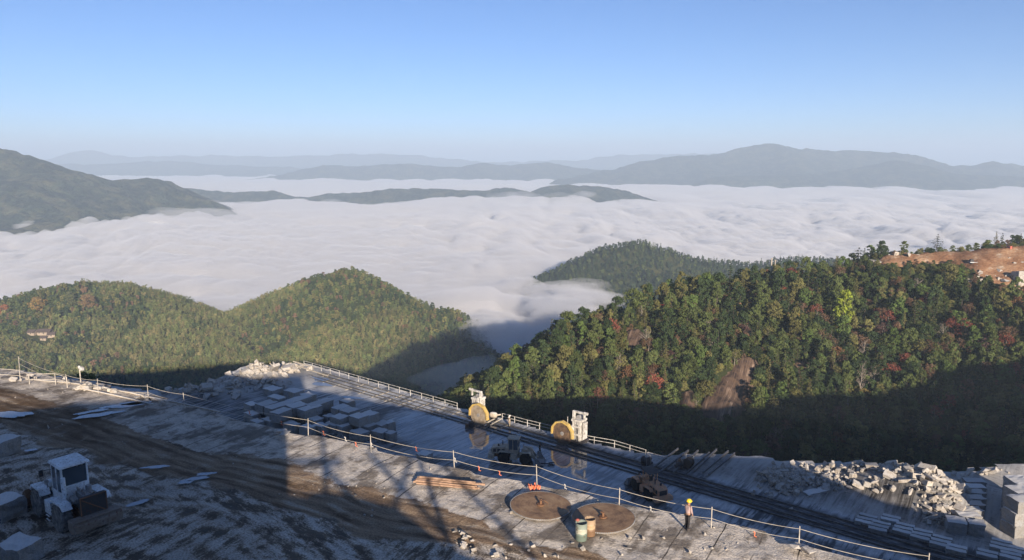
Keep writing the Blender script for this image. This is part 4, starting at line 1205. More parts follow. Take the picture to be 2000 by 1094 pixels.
# ---- upper terrace
EDGE_PX = [(-260, 690), (-100, 712), (0, 722), (100, 734), (200, 752), (300, 775), (400, 800), (500, 828), (570, 846), (635, 855), (714, 873), (778, 888), (887, 915), (1026, 941), (1111, 960), (1200, 979), (1284, 998), (1338, 1010), (1416, 1027), (1473, 1040), (1530, 1053), (1600, 1070), (1700, 1095), (1811, 1120)]
TE = [at(px, py, 0.0) for px, py in EDGE_PX]
for i in range(1, 14): TE.append(TE[23] + ET1 * (5.0 * i))
ED = [TE[0]]; sacc = [0.0]
for a, b in zip(TE[:-1], TE[1:]):
    m_ = max(1, int((b - a).length / .4))
    for i in range(1, m_ + 1):
        q = a.lerp(b, i / m_); sacc.append(sacc[-1] + (q - ED[-1]).length); ED.append(q)
ns = len(ED)
EX = np.array([p.x for p in ED]); EY = np.array([p.y for p in ED]); SA = np.array(sacc)
S0 = float(SA[np.argmin((EX - 9.9) ** 2 + (EY - 38.7) ** 2)])
dd = np.concatenate([[0, .12], np.arange(.4, 14, .3), np.arange(14, 40, .45), np.arange(40, 75, 1.5)])
blk = np.floor((SA - S0) / 2.05); jit = (_hash(blk, blk * 0, 9) - .5) * .55
DDg, SG = np.meshgrid(dd, SA, indexing='ij')
push = jit[None, :] * np.exp(-DDg / 1.0)
TX = EX[None, :] - ET2.x * (DDg + push); TY = EY[None, :] - ET2.y * (DDg + push)
TZ = .07 * fbm(TX / 2.2, TY / 2.2, 4, 80) + .10 * fbm(TX / 9, TY / 9, 2, 81) * smooth(2, 6, DDg)
step = (_hash(blk, blk * 0 + 3, 19) - .5) * .22
TZ = TZ + step[None, :] * smooth(4.5, 2.5, DDg)
# tyre ruts and saw steps
rut = np.sin((SG - S0) * .15) * 1.2
for c0 in (7.2, 9.1, 10.7, 12.3): TZ = TZ - .09 * np.exp(-((DDg - c0 - rut * .6) / .35) ** 2) * smooth(4, 7, DDg)
TZ = TZ + .12 * ridged((TX * ET1.x + TY * ET1.y) / 1.3, (TX * ET2.x + TY * ET2.y) / 7, 3, 83) * smooth(12, 16, DDg)
pxt, pyt, _d = to_px(TX, TY, TZ)
V = np.stack([TX.ravel(), TY.ravel(), TZ.ravel()], 1)
Fq = grid_faces(ns, len(dd))
def mat_terrace():
    k = N('terrace_ground')
    tc = k.n('ShaderNodeTexCoord'); uv = tc.outputs['UV']
    def mp(scale, loc=(0, 0, 0), rz=0):
        o_ = uv
        if rz:
            r_ = k.n('ShaderNodeMapping'); r_.inputs['Rotation'].default_value = (0, 0, rz); k.l(uv, r_.inputs[0]); o_ = r_.outputs[0]
        m_ = k.n('ShaderNodeMapping'); m_.inputs['Scale'].default_value = scale; m_.inputs['Location'].default_value = loc; k.l(o_, m_.inputs[0]); return m_.outputs[0]
    at_ = k.n('ShaderNodeAttribute', attribute_type='GEOMETRY', attribute_name='zone'); sep = k.n('ShaderNodeSeparateColor'); k.l(at_.outputs['Color'], sep.inputs[0])
    warp = k.noise(mp((.25, .25, 1)), 1, 3, .5, col=True)
    def addw(vec, amt):
        a = k.n('ShaderNodeVectorMath', operation='SCALE'); k.l(warp, a.inputs[0]); a.inputs['Scale'].default_value = amt
        b = k.n('ShaderNodeVectorMath', operation='ADD'); k.l(vec, b.inputs[0]); k.l(a.outputs[0], b.inputs[1]); return b.outputs[0]
    g1 = k.noise(mp((1.2, 1.2, 1)), 1, 8, .68); g2 = k.noise(mp((.3, .3, 1), (5, 5, 0)), 1, 6, .62); fine = k.noise(mp((9, 9, 1)), 1, 4, .7)
    # pale sawn stone
    stone = k.ramp(g1, [(.34, (.24, .205, .165)), (.45, (.55, .485, .405)), (.58, (.72, .645, .55))])
    stone = k.mix(k.ramp(fine, [(.36, .5), (.55, 0.)]), stone, (.20, .19, .175))
    # joints of the benches: every 2.05 m along the edge
    br = k.n('ShaderNodeTexBrick'); br.offset = 0.0
    k.l(addw(mp((1, 1, 1)), .45), br.inputs[0]); br.inputs['Scale'].default_value = 1.0; br.inputs['Brick Width'].default_value = 2.05; br.inputs['Row Height'].default_value = 40.0
    br.inputs['Mortar Size'].default_value = .045; br.inputs['Mortar Smooth'].default_value = .3
    stone = k.mix(k.math('MULTIPLY', br.outputs['Fac'], k.ramp(g2, [(.38, .1), (.55, .95)])), stone, (.05, .045, .04))
    damp = k.ramp(k.noise(mp((.42, .25, 1), (2, 8, 0)), 1, 6, .6), [(.50, 0.), (.57, 1.)])
    stone = k.mix(k.math('MULTIPLY', damp, .8), stone, (.145, .12, .095))
    # brown track
    tr = k.noise(addw(mp((.22, 1.3, 1)), 1.1), 1, 9, .70)
    wt = k.n('ShaderNodeTexWave', wave_type='BANDS', bands_direction='Y'); k.l(addw(mp((.35, 1, 1)), 1.6), wt.inputs[0]); wt.inputs['Scale'].default_value = .33; wt.inputs['Distortion'].default_value = 2.0; wt.inputs['Detail'].default_value = 5
    tr = k.math('ADD', tr, k.math('MULTIPLY', k.math('SUBTRACT', wt.outputs[1], .5), .14))
    tr = k.math('ADD', tr, k.math('MULTIPLY', k.math('SUBTRACT', fine, .5), .2))
    earth = k.ramp(tr, [(.34, (.10, .068, .044)), (.46, (.25, .175, .115)), (.58, (.37, .275, .185)), (.68, (.48, .41, .32))])
    earth = k.mix(k.ramp(fine, [(.4, .4), (.6, 0.)]), earth, (.07, .05, .035))
    # wet mud with pale stone ribs
    rb1 = k.noise(addw(mp((1.7, .5, 1), (0, 0, 0), .12), 1.6), 1, 8, .66)
    rb2 = k.noise(addw(mp((.5, 1.7, 1), (4, 2, 0), -.25), 1.6), 1, 8, .66)
    sel = k.ramp(k.noise(mp((.05, .07, 1), (1, 4, 0)), 1, 2), [(.44, 0.), (.56, 1.)])
    rb = k.mix(sel, rb1, rb2)
    rbl = k.math('ADD', k.math('MULTIPLY', rb, .8), k.math('MULTIPLY', g2, .2))
    wr = k.n('ShaderNodeTexWave', wave_type='RINGS', rings_direction='Z'); k.l(addw(mp((1, 1, 1), (22, -26, 0)), 1.2), wr.inputs[0]); wr.inputs['Scale'].default_value = .19; wr.inputs['Distortion'].default_value = 1.6; wr.inputs['Detail'].default_value = 4; wr.inputs['Detail Scale'].default_value = 2.2
    rbl = k.math('ADD', rbl, k.math('MULTIPLY', k.math('SUBTRACT', wr.outputs[1], .5), .075))
    rbl = k.math('ADD', rbl, k.math('MULTIPLY', k.math('SUBTRACT', fine, .5), .22))
    rbl = k.math('ADD', rbl, k.math('MULTIPLY', k.math('SUBTRACT', g1, .5), .22))
    mud = k.ramp(rbl, [(.395, (.085, .065, .048)), (.46, (.24, .19, .14)), (.50, (.50, .43, .35)), (.57, (.70, .64, .56))])
    mud = k.mix(k.ramp(fine, [(.38, .5), (.6, 0.)]), mud, (.06, .052, .042))
    c = k.mix(k.ramp(k.math('ADD', sep.outputs[1], k.math('MULTIPLY', k.math('SUBTRACT', g2, .5), 1.6)), [(.42, 0.), (.58, 1.)]), mud, earth)
    c = k.mix(k.ramp(k.math('ADD', sep.outputs[0], k.math('MULTIPLY', k.math('SUBTRACT', g1, .5), 1.3)), [(.42, 0.), (.56, 1.)]), c, stone)
    # moss-brown corner
    c = k.mix(k.math('MULTIPLY', sep.outputs[2], k.ramp(g2, [(.4, .2), (.6, .9)])), c, (.075, .048, .028))
    ro = k.ramp(rbl, [(.40, .45), (.5, .85)])
    h = k.math('ADD', k.math('MULTIPLY', rbl, .6), k.math('ADD', k.math('MULTIPLY', g1, .6), k.math('MULTIPLY', fine, .12)))
    k.bsdf(c, k.ramp(rbl, [(.38, .5), (.44, .9)]), spec=.10, normal=k.bump(h, .7, .35)); return k.m
M_TERR = mat_terrace()
terr = bpy.data.objects.new('terrace_ground', np_mesh('terrace_ground', V, Fq, M_TERR)); COL.objects.link(terr); setp(terr, kind='structure')
wz = fbm(TX / 6, TY / 6, 3, 88)
pale = smooth(6.2, 4.2, DDg + wz * 1.5 - 1.8 * smooth(920, 1010, pxt) * smooth(1330, 1250, pxt))
pale = np.maximum(pale, .9 * smooth(1250, 1400, pxt) * smooth(.2, -.4, wz + .15 * (DDg - 6)))
track = smooth(4.0, 5.0, DDg + wz) * smooth(11.8, 9.0, DDg - wz * 1.8 + 2.5 * smooth(780, 1000, pxt))
moss = np.maximum(smooth(330, 120, pxt) * smooth(3, 5, DDg) * smooth(12, 8, DDg), .35 * smooth(600, 430, pxt))
uvz(terr, np.stack([(SG - S0).ravel(), DDg.ravel()], 1), np.stack([pale.ravel(), track.ravel(), moss.ravel()], 1))
# the sawn face between terrace and yard
wv_, wf_ = [], []
lev = [0.0, -.5, -3, -7, -11, -15, -19, -23.6]
for i in range(ns):
    ox, oy = ET2.x * jit[i], ET2.y * jit[i]
    for j_, z_ in enumerate(lev):
        r_ = 0 if j_ == 0 else .12 * float(vnoise(i * .37, j_ * 1.7, 44)) + .02 * j_
        wv_.append((EX[i] - ox + ET2.x * r_, EY[i] - oy + ET2.y * r_, float(TZ[0, i]) if j_ == 0 else z_))
for i in range(ns - 1):
    for j_ in range(len(lev) - 1):
        a = i * len(lev) + j_; wf_.append((a, a + 1, a + 1 + len(lev), a + len(lev)))
face = mesh_obj('terrace_face', wv_, wf_, M_CLIFF); setp(face, kind='structure')
# ------------------------------------------------------------------ unseen quarry benches behind the camera, skyline shaped to cast the long morning shadows
UR = Vector((math.cos(rad(SUN_AZ)), math.sin(rad(SUN_AZ)), 0)); US = Vector((-math.sin(rad(SUN_AZ)), math.cos(rad(SUN_AZ)), 0))
TE_ = math.tan(rad(SUN_EL))
VP = [(-900, 0), (-300, 2), (-225, 7), (-200, 17), (-173, 22), (-100, 24), (-86, 22), (-50, 20.5), (-34, 19.0), (-27, 17.6), (-20, 18.3), (-15, 18.1), (-6, 17.9), (-2.6, 17.6), (-2.2, 12.2), (-1, 11.9), (1.5, 11.9), (4, 11.1), (7, 9.6), (9, 8.8), (12, 7.8), (20, 6.6), (30, 5), (45, 3), (60, 2.0), (67, .9), (69.5, -.8), (71.5, -4.0), (74, -9), (90, -12), (160, -13), (205, -11), (240, -12), (268, -8), (300, -2), (400, 4), (900, -10)]
ub = np.concatenate([np.arange(-900, -60, 12), np.arange(-60, 40, .5), np.arange(40, 900, 12)])
vb = np.interp(ub, [p[0] for p in VP], [p[1] for p in VP]) + .35 * fbm(ub / 2.2, ub * 0, 3, 140) * (np.abs(ub + 2.4) > .5) * (np.abs(ub) < 100) + 2.8 * fbm(ub / 16, ub * 0, 4, 141) * (np.abs(ub) > 78)
bV, bF = [], []
prof = [(-1.2, None, -30), (-1.2, None, 0), (-3.5, None, 0), (-9, None, .5), (-40, None, 2.5), (-140, None, 10), (-400, None, 30)]
for u_, v_ in zip(ub, vb):
    for j_, (s_, _, dz_) in enumerate(prof):
        p = UR * float(u_) + US * s_
        z_ = (v_ + .32) if j_ > 0 else min(v_ - 1, -24.5)
        bV.append((p.x, p.y, float(z_) + (dz_ if j_ > 0 else 0)))
m_ = len(prof)
for i in range(len(ub) - 1):
    for j_ in range(m_ - 1):
        a = i * m_ + j_; bF.append((a, a + m_, a + m_ + 1, a + 1))
bench = mesh_obj('unseen_quarry_bench', bV, bF, M_CLIFF); setp(bench, kind='structure')
def usz(u_, s_, v_): 
    p = UR * u_ + US * s_; return Vector((p.x, p.y, v_ - s_ * TE_))
# unseen derrick behind, added so its lattice falls as shadow on the brown track
dk = empty('derrick', usz(0, -14, 10)); setp(dk, 'unseen steel derrick behind the viewpoint, added to cast its lattice shadow', 'derrick')
bz_ = 9.0
def dpost(u_, vtop, r): 
    a = usz(u_, -14, 0); b = usz(u_, -14, vtop); a.z = bz_; mb = MB(); mb.cyl(a - dk.location, b - dk.location, r, n=8); mb.build('mast', M_STEEL, dk)
def dbar(u1, v1, u2, v2, r): mb = MB(); mb.cyl(usz(u1, -14, v1) - dk.location, usz(u2, -14, v2) - dk.location, r, n=8); mb.build('brace', M_STEEL, dk)
dpost(.2, 17.5, .17); dpost(6.5, 16.5, .2)
for a_ in ((-2.2, 13.5, 1.4, 13.2, .16), (.2, 13.0, 3.6, 10.2, .16), (3.2, 13.6, 6.5, 10.0, .14), (3.0, 10.0, 6.5, 13.6, .14), (6.5, 14.5, 10.5, 9.0, .12), (.2, 16.8, 6.5, 15.9, .16)): dbar(a_[0], a_[1], a_[2], a_[3], a_[4] * 1.35)

# ------------------------------------------------------------------ stones
def hull(pts, name, mat, bevel=.0):
    bm = bmesh.new()
    for p in pts: bm.verts.new(p)
    r = bmesh.ops.convex_hull(bm, input=bm.verts)
    bmesh.ops.delete(bm, geom=list({g for g in list(r['geom_interior']) + list(r['geom_unused']) if isinstance(g, bmesh.types.BMVert)}), context='VERTS')
    bmesh.ops.dissolve_limit(bm, angle_limit=.12, verts=bm.verts, edges=bm.edges)
    if bevel: bmesh.ops.bevel(bm, geom=list(bm.edges), offset=bevel, segments=1, affect='EDGES', clamp_overlap=True)
    me = bpy.data.meshes.new(name); bm.to_mesh(me); bm.free(); me.materials.append(mat); return me
ROCKS = []
for i in range(22):
    a = np.array([rng.uniform(.42, .62), rng.uniform(.3, .52), rng.uniform(.24, .45)])
    if i % 5 == 0: a = np.array([.75, .3, .2])
    if i % 3 == 1:
        c = np.array([(x, y, z) for x in (-1, 1) for y in (-1, 1) for z in (-1, 1)], float) * rng.uniform(.72, 1.05, (8, 3)); pts = np.concatenate([c, rng.uniform(-.9, .9, (4, 3))])
    else:
        d = rng.normal(0, 1, (11, 3)); pts = d / np.linalg.norm(d, axis=1, keepdims=True) * rng.uniform(.85, 1.15, (11, 1))
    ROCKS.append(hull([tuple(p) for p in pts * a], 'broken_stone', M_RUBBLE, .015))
def rock(name, loc, s, rot, label, group, me=None, mat_w=False):
    o = bpy.data.objects.new(name, me or ROCKS[int(rng.integers(0, len(ROCKS)))])
    COL.objects.link(o); o.location = loc; o.rotation_euler = rot; o.scale = s if isinstance(s, tuple) else (s, s, s)
    setp(o, label, 'boulder', group); return o
def block_mesh(L, W, Hh, seed, rough=.05, nd=6):
    """roughly split granite block, L along local y, origin at the base centre; arrises are chipped and the faces uneven"""
    r = np.random.default_rng(seed)
    bm = bmesh.new(); bmesh.ops.create_cube(bm, size=1.0)
    bmesh.ops.subdivide_edges(bm, edges=bm.edges, cuts=3, use_grid_fill=True)
    for v in bm.verts:
        e = sum(1 for c in v.co if abs(abs(c) - .5) < 1e-4)
        p = Vector((v.co.x * W, v.co.y * L, (v.co.z + .5) * Hh))
        j = Vector(r.normal(0, rough * .55, 3)) 
        if e >= 2: j -= Vector((v.co.x, v.co.y, v.co.z)).normalized() * abs(r.normal(0, rough * 1.2))
        if v.co.z < -.49: j.z = 0
        v.co = p + j
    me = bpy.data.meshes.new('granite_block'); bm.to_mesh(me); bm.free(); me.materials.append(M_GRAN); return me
BLK = {}
def block(px, py, L, W, Hh, level, label, group=None, dz=0, rot=None, name='granite_block', basez=FLOOR_Z, cat='stone block'):
    """px,py: where the middle of the top face stands in the photo"""
    base = basez + level + dz
    p = at(px, py, base + Hh)
    key = (round(L, 1), round(W, 1), round(Hh, 1), int(rng.integers(0, 3)))
    if key not in BLK: BLK[key] = block_mesh(L, W, Hh, hash(key) % 9999)
    o = bpy.data.objects.new(name, BLK[key]); COL.objects.link(o)
    o.location = (p.x, p.y, base - .02); o.rotation_euler = (0, 0, math.atan2(E2.y, E2.x) - math.pi / 2 + (rng.normal(0, .05) if rot is None else rot))
    setp(o, label, cat, group); return o
GB = 'granite blocks stacked beside the rubble heap'
BL = []
Z = lambda zx, zy: (400 + zx / 2.642, 680 + zy / 2.642)
stack = [  # zoomed position of the top, length across, width, level of the base (0 or 1.45), words
    (370, 248, 1.7, 3.2, 1.45, 'uppermost small block at the far left of the tall stack'),
    (240, 284, 1.6, 2.6, 0, 'low block at the left end of the block yard'),
    (318, 280, 3.0, 2.4, 1.45, 'long block second from the left in the tall stack'),
    (385, 290, 4.6, 2.2, 1.45, 'longest block in the middle of the tall stack'),
    (485, 257, 4.2, 2.2, 1.45, 'long block at the back of the tall stack'),
    (531, 237, 2.0, 2.4, 1.45, 'square block in the rear corner of the tall stack'),
    (392, 320, 3.0, 2.2, 1.45, 'front left block on top of the tall stack'),
    (440, 312, 2.6, 1.4, .0, 'narrow block leaning in front of the tall stack'),
    (475, 290, 3.0, 2.4, 1.45, 'middle front block on top of the tall stack'),
    (540, 302, 3.6, 2.2, 1.45, 'long block at the right front of the tall stack'),
    (592, 278, 4.4, 2.0, 1.45, 'long block right of the tall stack'),
    (622, 264, 2.0, 1.8, 1.45, 'small block behind the long right hand blocks'),
    (566, 358, 1.9, 2.5, 0, 'square block alone in front of the long blocks'),
    (700, 300, 2.6, 2.0, 1.1, 'left one of the two joined blocks in the middle of the yard'),
    (745, 315, 2.4, 2.5, 1.2, 'right one of the two joined blocks in the middle of the yard'),
    (735, 268, 1.8, 2.2, 1.2, 'warm lit block behind the two joined blocks'),
    (696, 350, 2.1, 2.4, 1.0, 'cube shaped block in front of the two joined blocks'),
    (795, 346, 2.2, 2.5, 1.45, 'block on top of the front stack at the right'),
    (848, 334, 2.4, 2.4, 1.3, 'block on top of the right hand stack'),
    (640, 345, 1.6, 1.6, 0, 'small rough block between the two stacks'),
    (600, 392, 1.6, 2.2, 0, 'low shadowed block under the square block'),
    (668, 384, 2.0, 2.6, 0, 'low block in front of the cube shaped block'),
    (715, 392, 2.0, 2.0, 0, 'low block beside the foot of the cube shaped block'),
    (800, 425, 2.2, 2.6, 0, 'low block below the front stack at the right'),
    (845, 392, 2.2, 2.0, 0, 'low block between the two right hand stacks'),
    (905, 422, 1.9, 2.3, 0, 'rounded block right of the front stack'),
    (915, 384, 2.2, 2.0, 0, 'low grey block behind the rounded block'),
    (960, 432, 1.4, 1.4, 0, 'small tilted block at the right end of the yard'),
    (950, 378, 1.6, 1.4, 0, 'small block at the back right of the yard'),
    (245, 332, 1.8, 2.6, 0, 'dark block in front of the low left block'),
    (335, 362, 1.8, 2.6, 0, 'low block in front of the tall stack'),
    (450, 385, 1.7, 2.6, 0, 'low block right below the tall stack'),
    (530, 400, 1.7, 2.4, 0, 'low block nearest the terrace edge'),
    (270, 372, 1.4, 2.2, 0, 'small shadowed block nearest the left rope post'),
    (460, 215, 2.4, 3.0, 0, 'large bright block at the foot of the rubble heap'),
    (350, 205, 2.4, 3.0, 0, 'greyish block leaning at the foot of the rubble heap'),
]
for zx, zy, L, W, lv, lb in stack:
    block(*Z(zx, zy), L, W, 1.45, lv, lb)
    if lv > .9: block(*Z(zx + 2, zy + 24), L * .98, W * .96, 1.45, 0, 'lower block carrying another in the block yard', 'lower blocks of the stacks in the block yard')
block(829, 884, 1.6, 1.9, 1.0, 0, 'single pale block close under the roped terrace edge')
# ---- row of blocks and stacks on the right
for i, (px, py, nm) in enumerate([(1903, 937, 'farthest'), (1903, 948, 'second farthest'), (1902, 958, 'third farthest'), (1902, 969, 'middle'), (1900, 981, 'third nearest'), (1896, 992, 'second nearest'), (1892, 1003, 'nearest')]):
    block(px, py, 1.5, 2.5, 1.3, 0, '%s slab like block in the row leading from the big rubble heap' % nm, rot=.55)
block(1868, 1014, 1.9, 2.1, 1.5, 0, 'large sunlit block at the front end of the block row', rot=.3)
block(1906, 1018, 1.7, 1.8, 1.5, 0, 'square sunlit block with dark gap beside it at the front of the row', rot=.3)
cols = [(1987, 1010), (1986, 990), (1985, 972), (1987, 956), (1986, 945)]
for i, (px, py) in enumerate(cols):
    b_ = at(px, py + 32, FLOOR_Z)
    for lv in range(3 if i < 3 else 2):
        key = (2.2, 2.6, 1.5, i % 3)
        if key not in BLK: BLK[key] = block_mesh(2.2, 2.6, 1.5, 50 + i)
        o = bpy.data.objects.new('granite_block', BLK[key]); COL.objects.link(o); o.location = (b_.x + rng.normal(0, .1), b_.y, FLOOR_Z + lv * 1.49); o.rotation_euler = (0, 0, .08 + rng.normal(0, .04))
        setp(o, '%s block of the %s pile in the tall stack at the right edge' % (['bottom', 'middle', 'top'][lv], ['nearest', 'second', 'third', 'fourth', 'farthest'][i]), 'stone block')
groups_slab = [(1692, 1012, 3, 'left'), (1718, 1026, 3, 'second'), (1742, 1008, 2, 'upper'), (1765, 1030, 3, 'third'), (1800, 1042, 3, 'fourth'), (1838, 1055, 3, 'fifth'), (1870, 1066, 2, 'sixth'), (1955, 1062, 3, 'far right'), (1975, 1080, 2, 'corner'), (1992, 1070, 2, 'edge'), (1930, 1076, 2, 'seventh')]
for px, py, n_, nm in groups_slab:
    for j_ in range(n_):
        c = at(px, py, FLOOR_Z + .5) + E2 * ((j_ - 1) * 1.0)
        key = ('s', j_)
        if key not in BLK: BLK[key] = block_mesh(.72, 2.0, .5, 70 + j_, .03)
        o = bpy.data.objects.new('granite_slab', BLK[key]); COL.objects.link(o); o.location = (c.x, c.y, FLOOR_Z + .0); o.rotation_euler = (0, 0, math.atan2(E1.y, E1.x) + rng.normal(0, .03) + .12)
        setp(o, '%s low slab in the %s group beside the saw rails' % (['front', 'middle', 'rear'][j_], nm), 'stone slab')
block(1592, 958, 3.4, 1.3, .6, 0, 'long pale slab lying before the left rubble of the right hand heap', name='granite_slab', cat='stone slab', rot=-.5)
# ---- rubble
def pile(n, spots, smin, smax, label, group, zoom=None):
    w_ = np.array([s_[4] for s_ in spots], float); w_ /= w_.sum()
    pts = []
    for i in range(n):
        for tr_ in range(12):
            cx, cy_, rx, ry_, _w = spots[int(rng.choice(len(spots), p=w_))]
            px = cx + rng.normal(0, 1) * rx * .55; py = cy_ + rng.normal(0, 1) * ry_ * .55
            p = at(px, py, FLOOR_Z)
            sd_, i1, ed1 = poly_sd(np.array([p.x]), np.array([p.y]), QPOLY)
            if not i1[0] or ed1[0] < .6: continue
            s_ = rng.uniform(smin, smax) * (1.0 if rng.uniform() > .12 else 1.5)
            if all((p.x - a) ** 2 + (p.y - b) ** 2 > (.30 * (s_ + c)) ** 2 for a, b, c in pts): break
        else: continue
        pts.append((p.x, p.y, s_))
        z_ = floor_h(p.x, p.y)
        rock('broken_stone', (p.x, p.y, z_ + s_ * .28), (s_ * 1.4, s_ * 1.4, s_ * 1.05), tuple(rng.uniform(-.7, .7, 2)) + (float(rng.uniform(0, 6.28)),), label, group)
def rubble_mass(n, spots, smin, smax, name):
    V, Fc = [], []
    w_ = np.array([q[4] for q in spots], float); w_ /= w_.sum(); k_ = 0
    while k_ < n:
        cx, cy_, rx, ry_, _w = spots[int(rng.choice(len(spots), p=w_))]
        p = at(cx + rng.normal(0, 1) * rx * .6, cy_ + rng.normal(0, 1) * ry_ * .6, FLOOR_Z); k_ += 1
        sd_, i1, ed1 = poly_sd(np.array([p.x]), np.array([p.y]), QPOLY)
        if not i1[0] or ed1[0] < .5: continue
        me = ROCKS[int(rng.integers(0, len(ROCKS)))]; s_ = rng.uniform(smin, smax) * 1.4
        M = Matrix.Translation((p.x, p.y, floor_h(p.x, p.y) + s_ * .15)) @ Euler(tuple(rng.uniform(0, 6.28, 3))).to_matrix().to_4x4() @ Matrix.Scale(s_, 4)
        o_ = len(V); V += [tuple(M @ v.co) for v in me.vertices]; Fc += [tuple(i + o_ for i in f.vertices) for f in me.polygons]
    o = mesh_obj(name, V, Fc, M_RUBBLE); setp(o, kind='stuff'); return o
LSP = [(515, 742, 34, 18, 3), (450, 758, 45, 14, 2), (370, 768, 50, 9, 1.6), (560, 722, 24, 8, 1)]
RSP = [(1750, 945, 45, 20, 3), (1815, 970, 40, 30, 3), (1855, 975, 30, 26, 2), (1690, 928, 55, 9, 1.4), (1900, 926, 40, 6, 1), (1838, 1008, 18, 13, 1.3)]
pile(120, LSP, .7, 1.35, 'broken granite stone in the left rubble heap below the hills', 'broken stones of the left rubble heap')
pile(230 - 55, RSP, .5, 1.1, 'broken sunlit granite stone in the big right rubble heap', 'broken stones of the big right rubble heap')
rubble_mass(420, LSP + [(640, 850, 90, 25, 1)], .15, .5, 'small_rubble')
rubble_mass(900, RSP, .15, .5, 'small_rubble')
rubble_mass(520, [(1530, 945, 42, 20, 2), (1590, 930, 60, 14, 1.6), (1640, 945, 34, 14, 1)], .2, .8, 'shadowed_rubble')
for px, py, s_, lb in [(1790, 955, 1.9, 'large flat topped boulder at the top of the right rubble heap'), (1862, 955, 2.1, 'big split boulder in the sun on the right side of the rubble heap'), (1812, 985, 2.0, 'big angular boulder at the middle of the right rubble heap'), (1770, 975, 1.5, 'pointed boulder low in the right rubble heap'), (1838, 1000, 1.7, 'square boulder at the front foot of the right rubble heap'), (1822, 1015, 1.5, 'lowest boulder at the tip of the right rubble heap'), (1700, 940, 1.5, 'pale boulder at the left end of the right rubble heap'), (1582, 945, 2.0, 'large rounded grey boulder in the shadowed rubble field'), (535, 760, 1.6, 'boulder at the front right of the left rubble heap'), (505, 735, 1.9, 'tallest jagged stone on the left rubble heap'), (480, 745, 1.6, 'leaning slab stone on the left rubble heap'), (330, 772, 1.6, 'stone at the far left end of the left rubble heap'), (405, 770, 2.2, 'long low stone in front of the left rubble heap')]:
    p = at(px, py, FLOOR_Z); z_ = floor_h(p.x, p.y)
    rock('granite_boulder', (p.x, p.y, z_ + s_ * .2), (s_ * 1.1, s_ * 1.1, s_ * .85), (rng.uniform(-.3, .3), rng.uniform(-.3, .3), rng.uniform(0, 6)), lb, None)
# rocks on the terrace
for px, py, s_, lb in [(556, 848, 1.1, 'pale broken boulder on the terrace edge below the block yard'), (548, 842, .8, 'small broken stone left of the pale boulder on the terrace edge'), (1556, 1068, 1.1, 'cracked pale stone at the bottom near the rope fence'), (1580, 1082, 1.2, 'larger cracked pale stone at the bottom near the rope fence')]:
    p = at(px, py, .3); rock('terrace_boulder', (p.x, p.y, .2 + s_ * .15), (s_ * 1.0, s_ * 1.0, s_ * .4), (.05, .06, rng.uniform(0, 6)), lb, None)
for i in range(34):
    px = rng.uniform(840, 1420); py = rng.uniform(1050, 1090) if px < 1250 else rng.uniform(1038, 1085)
    p = at(px, py, .05); s_ = rng.uniform(.07, .2); rock('loose_stone', (p.x, p.y, .08), s_ * 1.5, tuple(rng.uniform(-.5, .5, 3)), 'loose stone lying on the lower terrace ground', 'loose stones on the terrace')
for i in range(16):
    px = rng.uniform(880, 935); py = 1040 + (px - 880) * .35 + rng.normal(0, 7)
    p = at(px, py, .05); s_ = rng.uniform(.1, .2); rock('loose_stone', (p.x, p.y, .1), s_ * 1.5, tuple(rng.uniform(-.5, .5, 3)), 'loose stone lying on the brown track', 'loose stones on the brown track')
for px, py, L, W, Hh, lb in [(4, 856, 1.7, 1.5, 1.15, 'pale block cut off by the left edge, farthest of the three'), (8, 972, 1.6, 1.5, 1.1, 'white grey block at the left edge beside the white loader'), (35, 1056, 1.45, 1.7, 1.15, 'squarish granite block in the bottom left corner')]:
    block(px, py, L, W, Hh, 0, lb, basez=0.0, rot=.35)
V, Fc = [], []
for k_ in range(1500):
    i_ = int(rng.integers(0, ns)); d_ = float(rng.uniform(.3, 32)); 
    if rng.uniform() < .4: d_ = float(rng.uniform(.3, 9))
    x_ = EX[i_] - ET2.x * d_; y_ = EY[i_] - ET2.y * d_
    if float(fbm(np.array([x_ / 3]), np.array([y_ / 3]), 2, 33)[0]) < -.05: continue
    me = ROCKS[int(rng.integers(0, len(ROCKS)))]; q_ = float(rng.uniform(.06, .17)) * (1.8 if rng.uniform() < .06 else 1)
    M = Matrix.Translation((x_, y_, .06)) @ Euler(tuple(rng.uniform(0, 6.28, 3))).to_matrix().to_4x4() @ Matrix.Scale(q_, 4)
    o_ = len(V); V += [tuple(M @ v.co) for v in me.vertices]; Fc += [tuple(a + o_ for a in f.vertices) for f in me.polygons]
o = mesh_obj('gravel', V, Fc, M_RUBBLE); setp(o, kind='stuff')
# ------------------------------------------------------------------ puddles and damp sheets
def mat_water():
    k = N('puddle_water'); n = k.noise(k.pos(), 2.5, 3)
    k.bsdf((.20, .22, .25), .1, spec=1.0, normal=k.bump(n, .03, .02)); return k.m
M_WATER = mat_water()
def puddle(px, py, rx, ry, rot, z=0.0, seed=1, mat=None):
    c = at(px, py, z); V = [(c.x, c.y, 0)]; n_ = 40
    for i in range(n_):
        a = 2 * math.pi * i / n_; q = 1 + .38 * float(vnoise(math.cos(a) * 1.6 + seed * 7, math.sin(a) * 1.6, seed)) + .15 * float(vnoise(math.cos(a) * 4, math.sin(a) * 4 + seed, seed + 3))
        x_, y_ = math.cos(a) * rx * q, math.sin(a) * ry * q
        V.append((c.x + x_ * math.cos(rot) - y_ * math.sin(rot), c.y + x_ * math.sin(rot) + y_ * math.cos(rot), 0))
    V = [(a, b, z + .11) for a, b, _ in V]
    o = mesh_obj('puddle', V, [(0, i + 1, (i + 1) % n_ + 1) for i in range(n_)], mat or M_WATER); setp(o, kind='structure'); return o
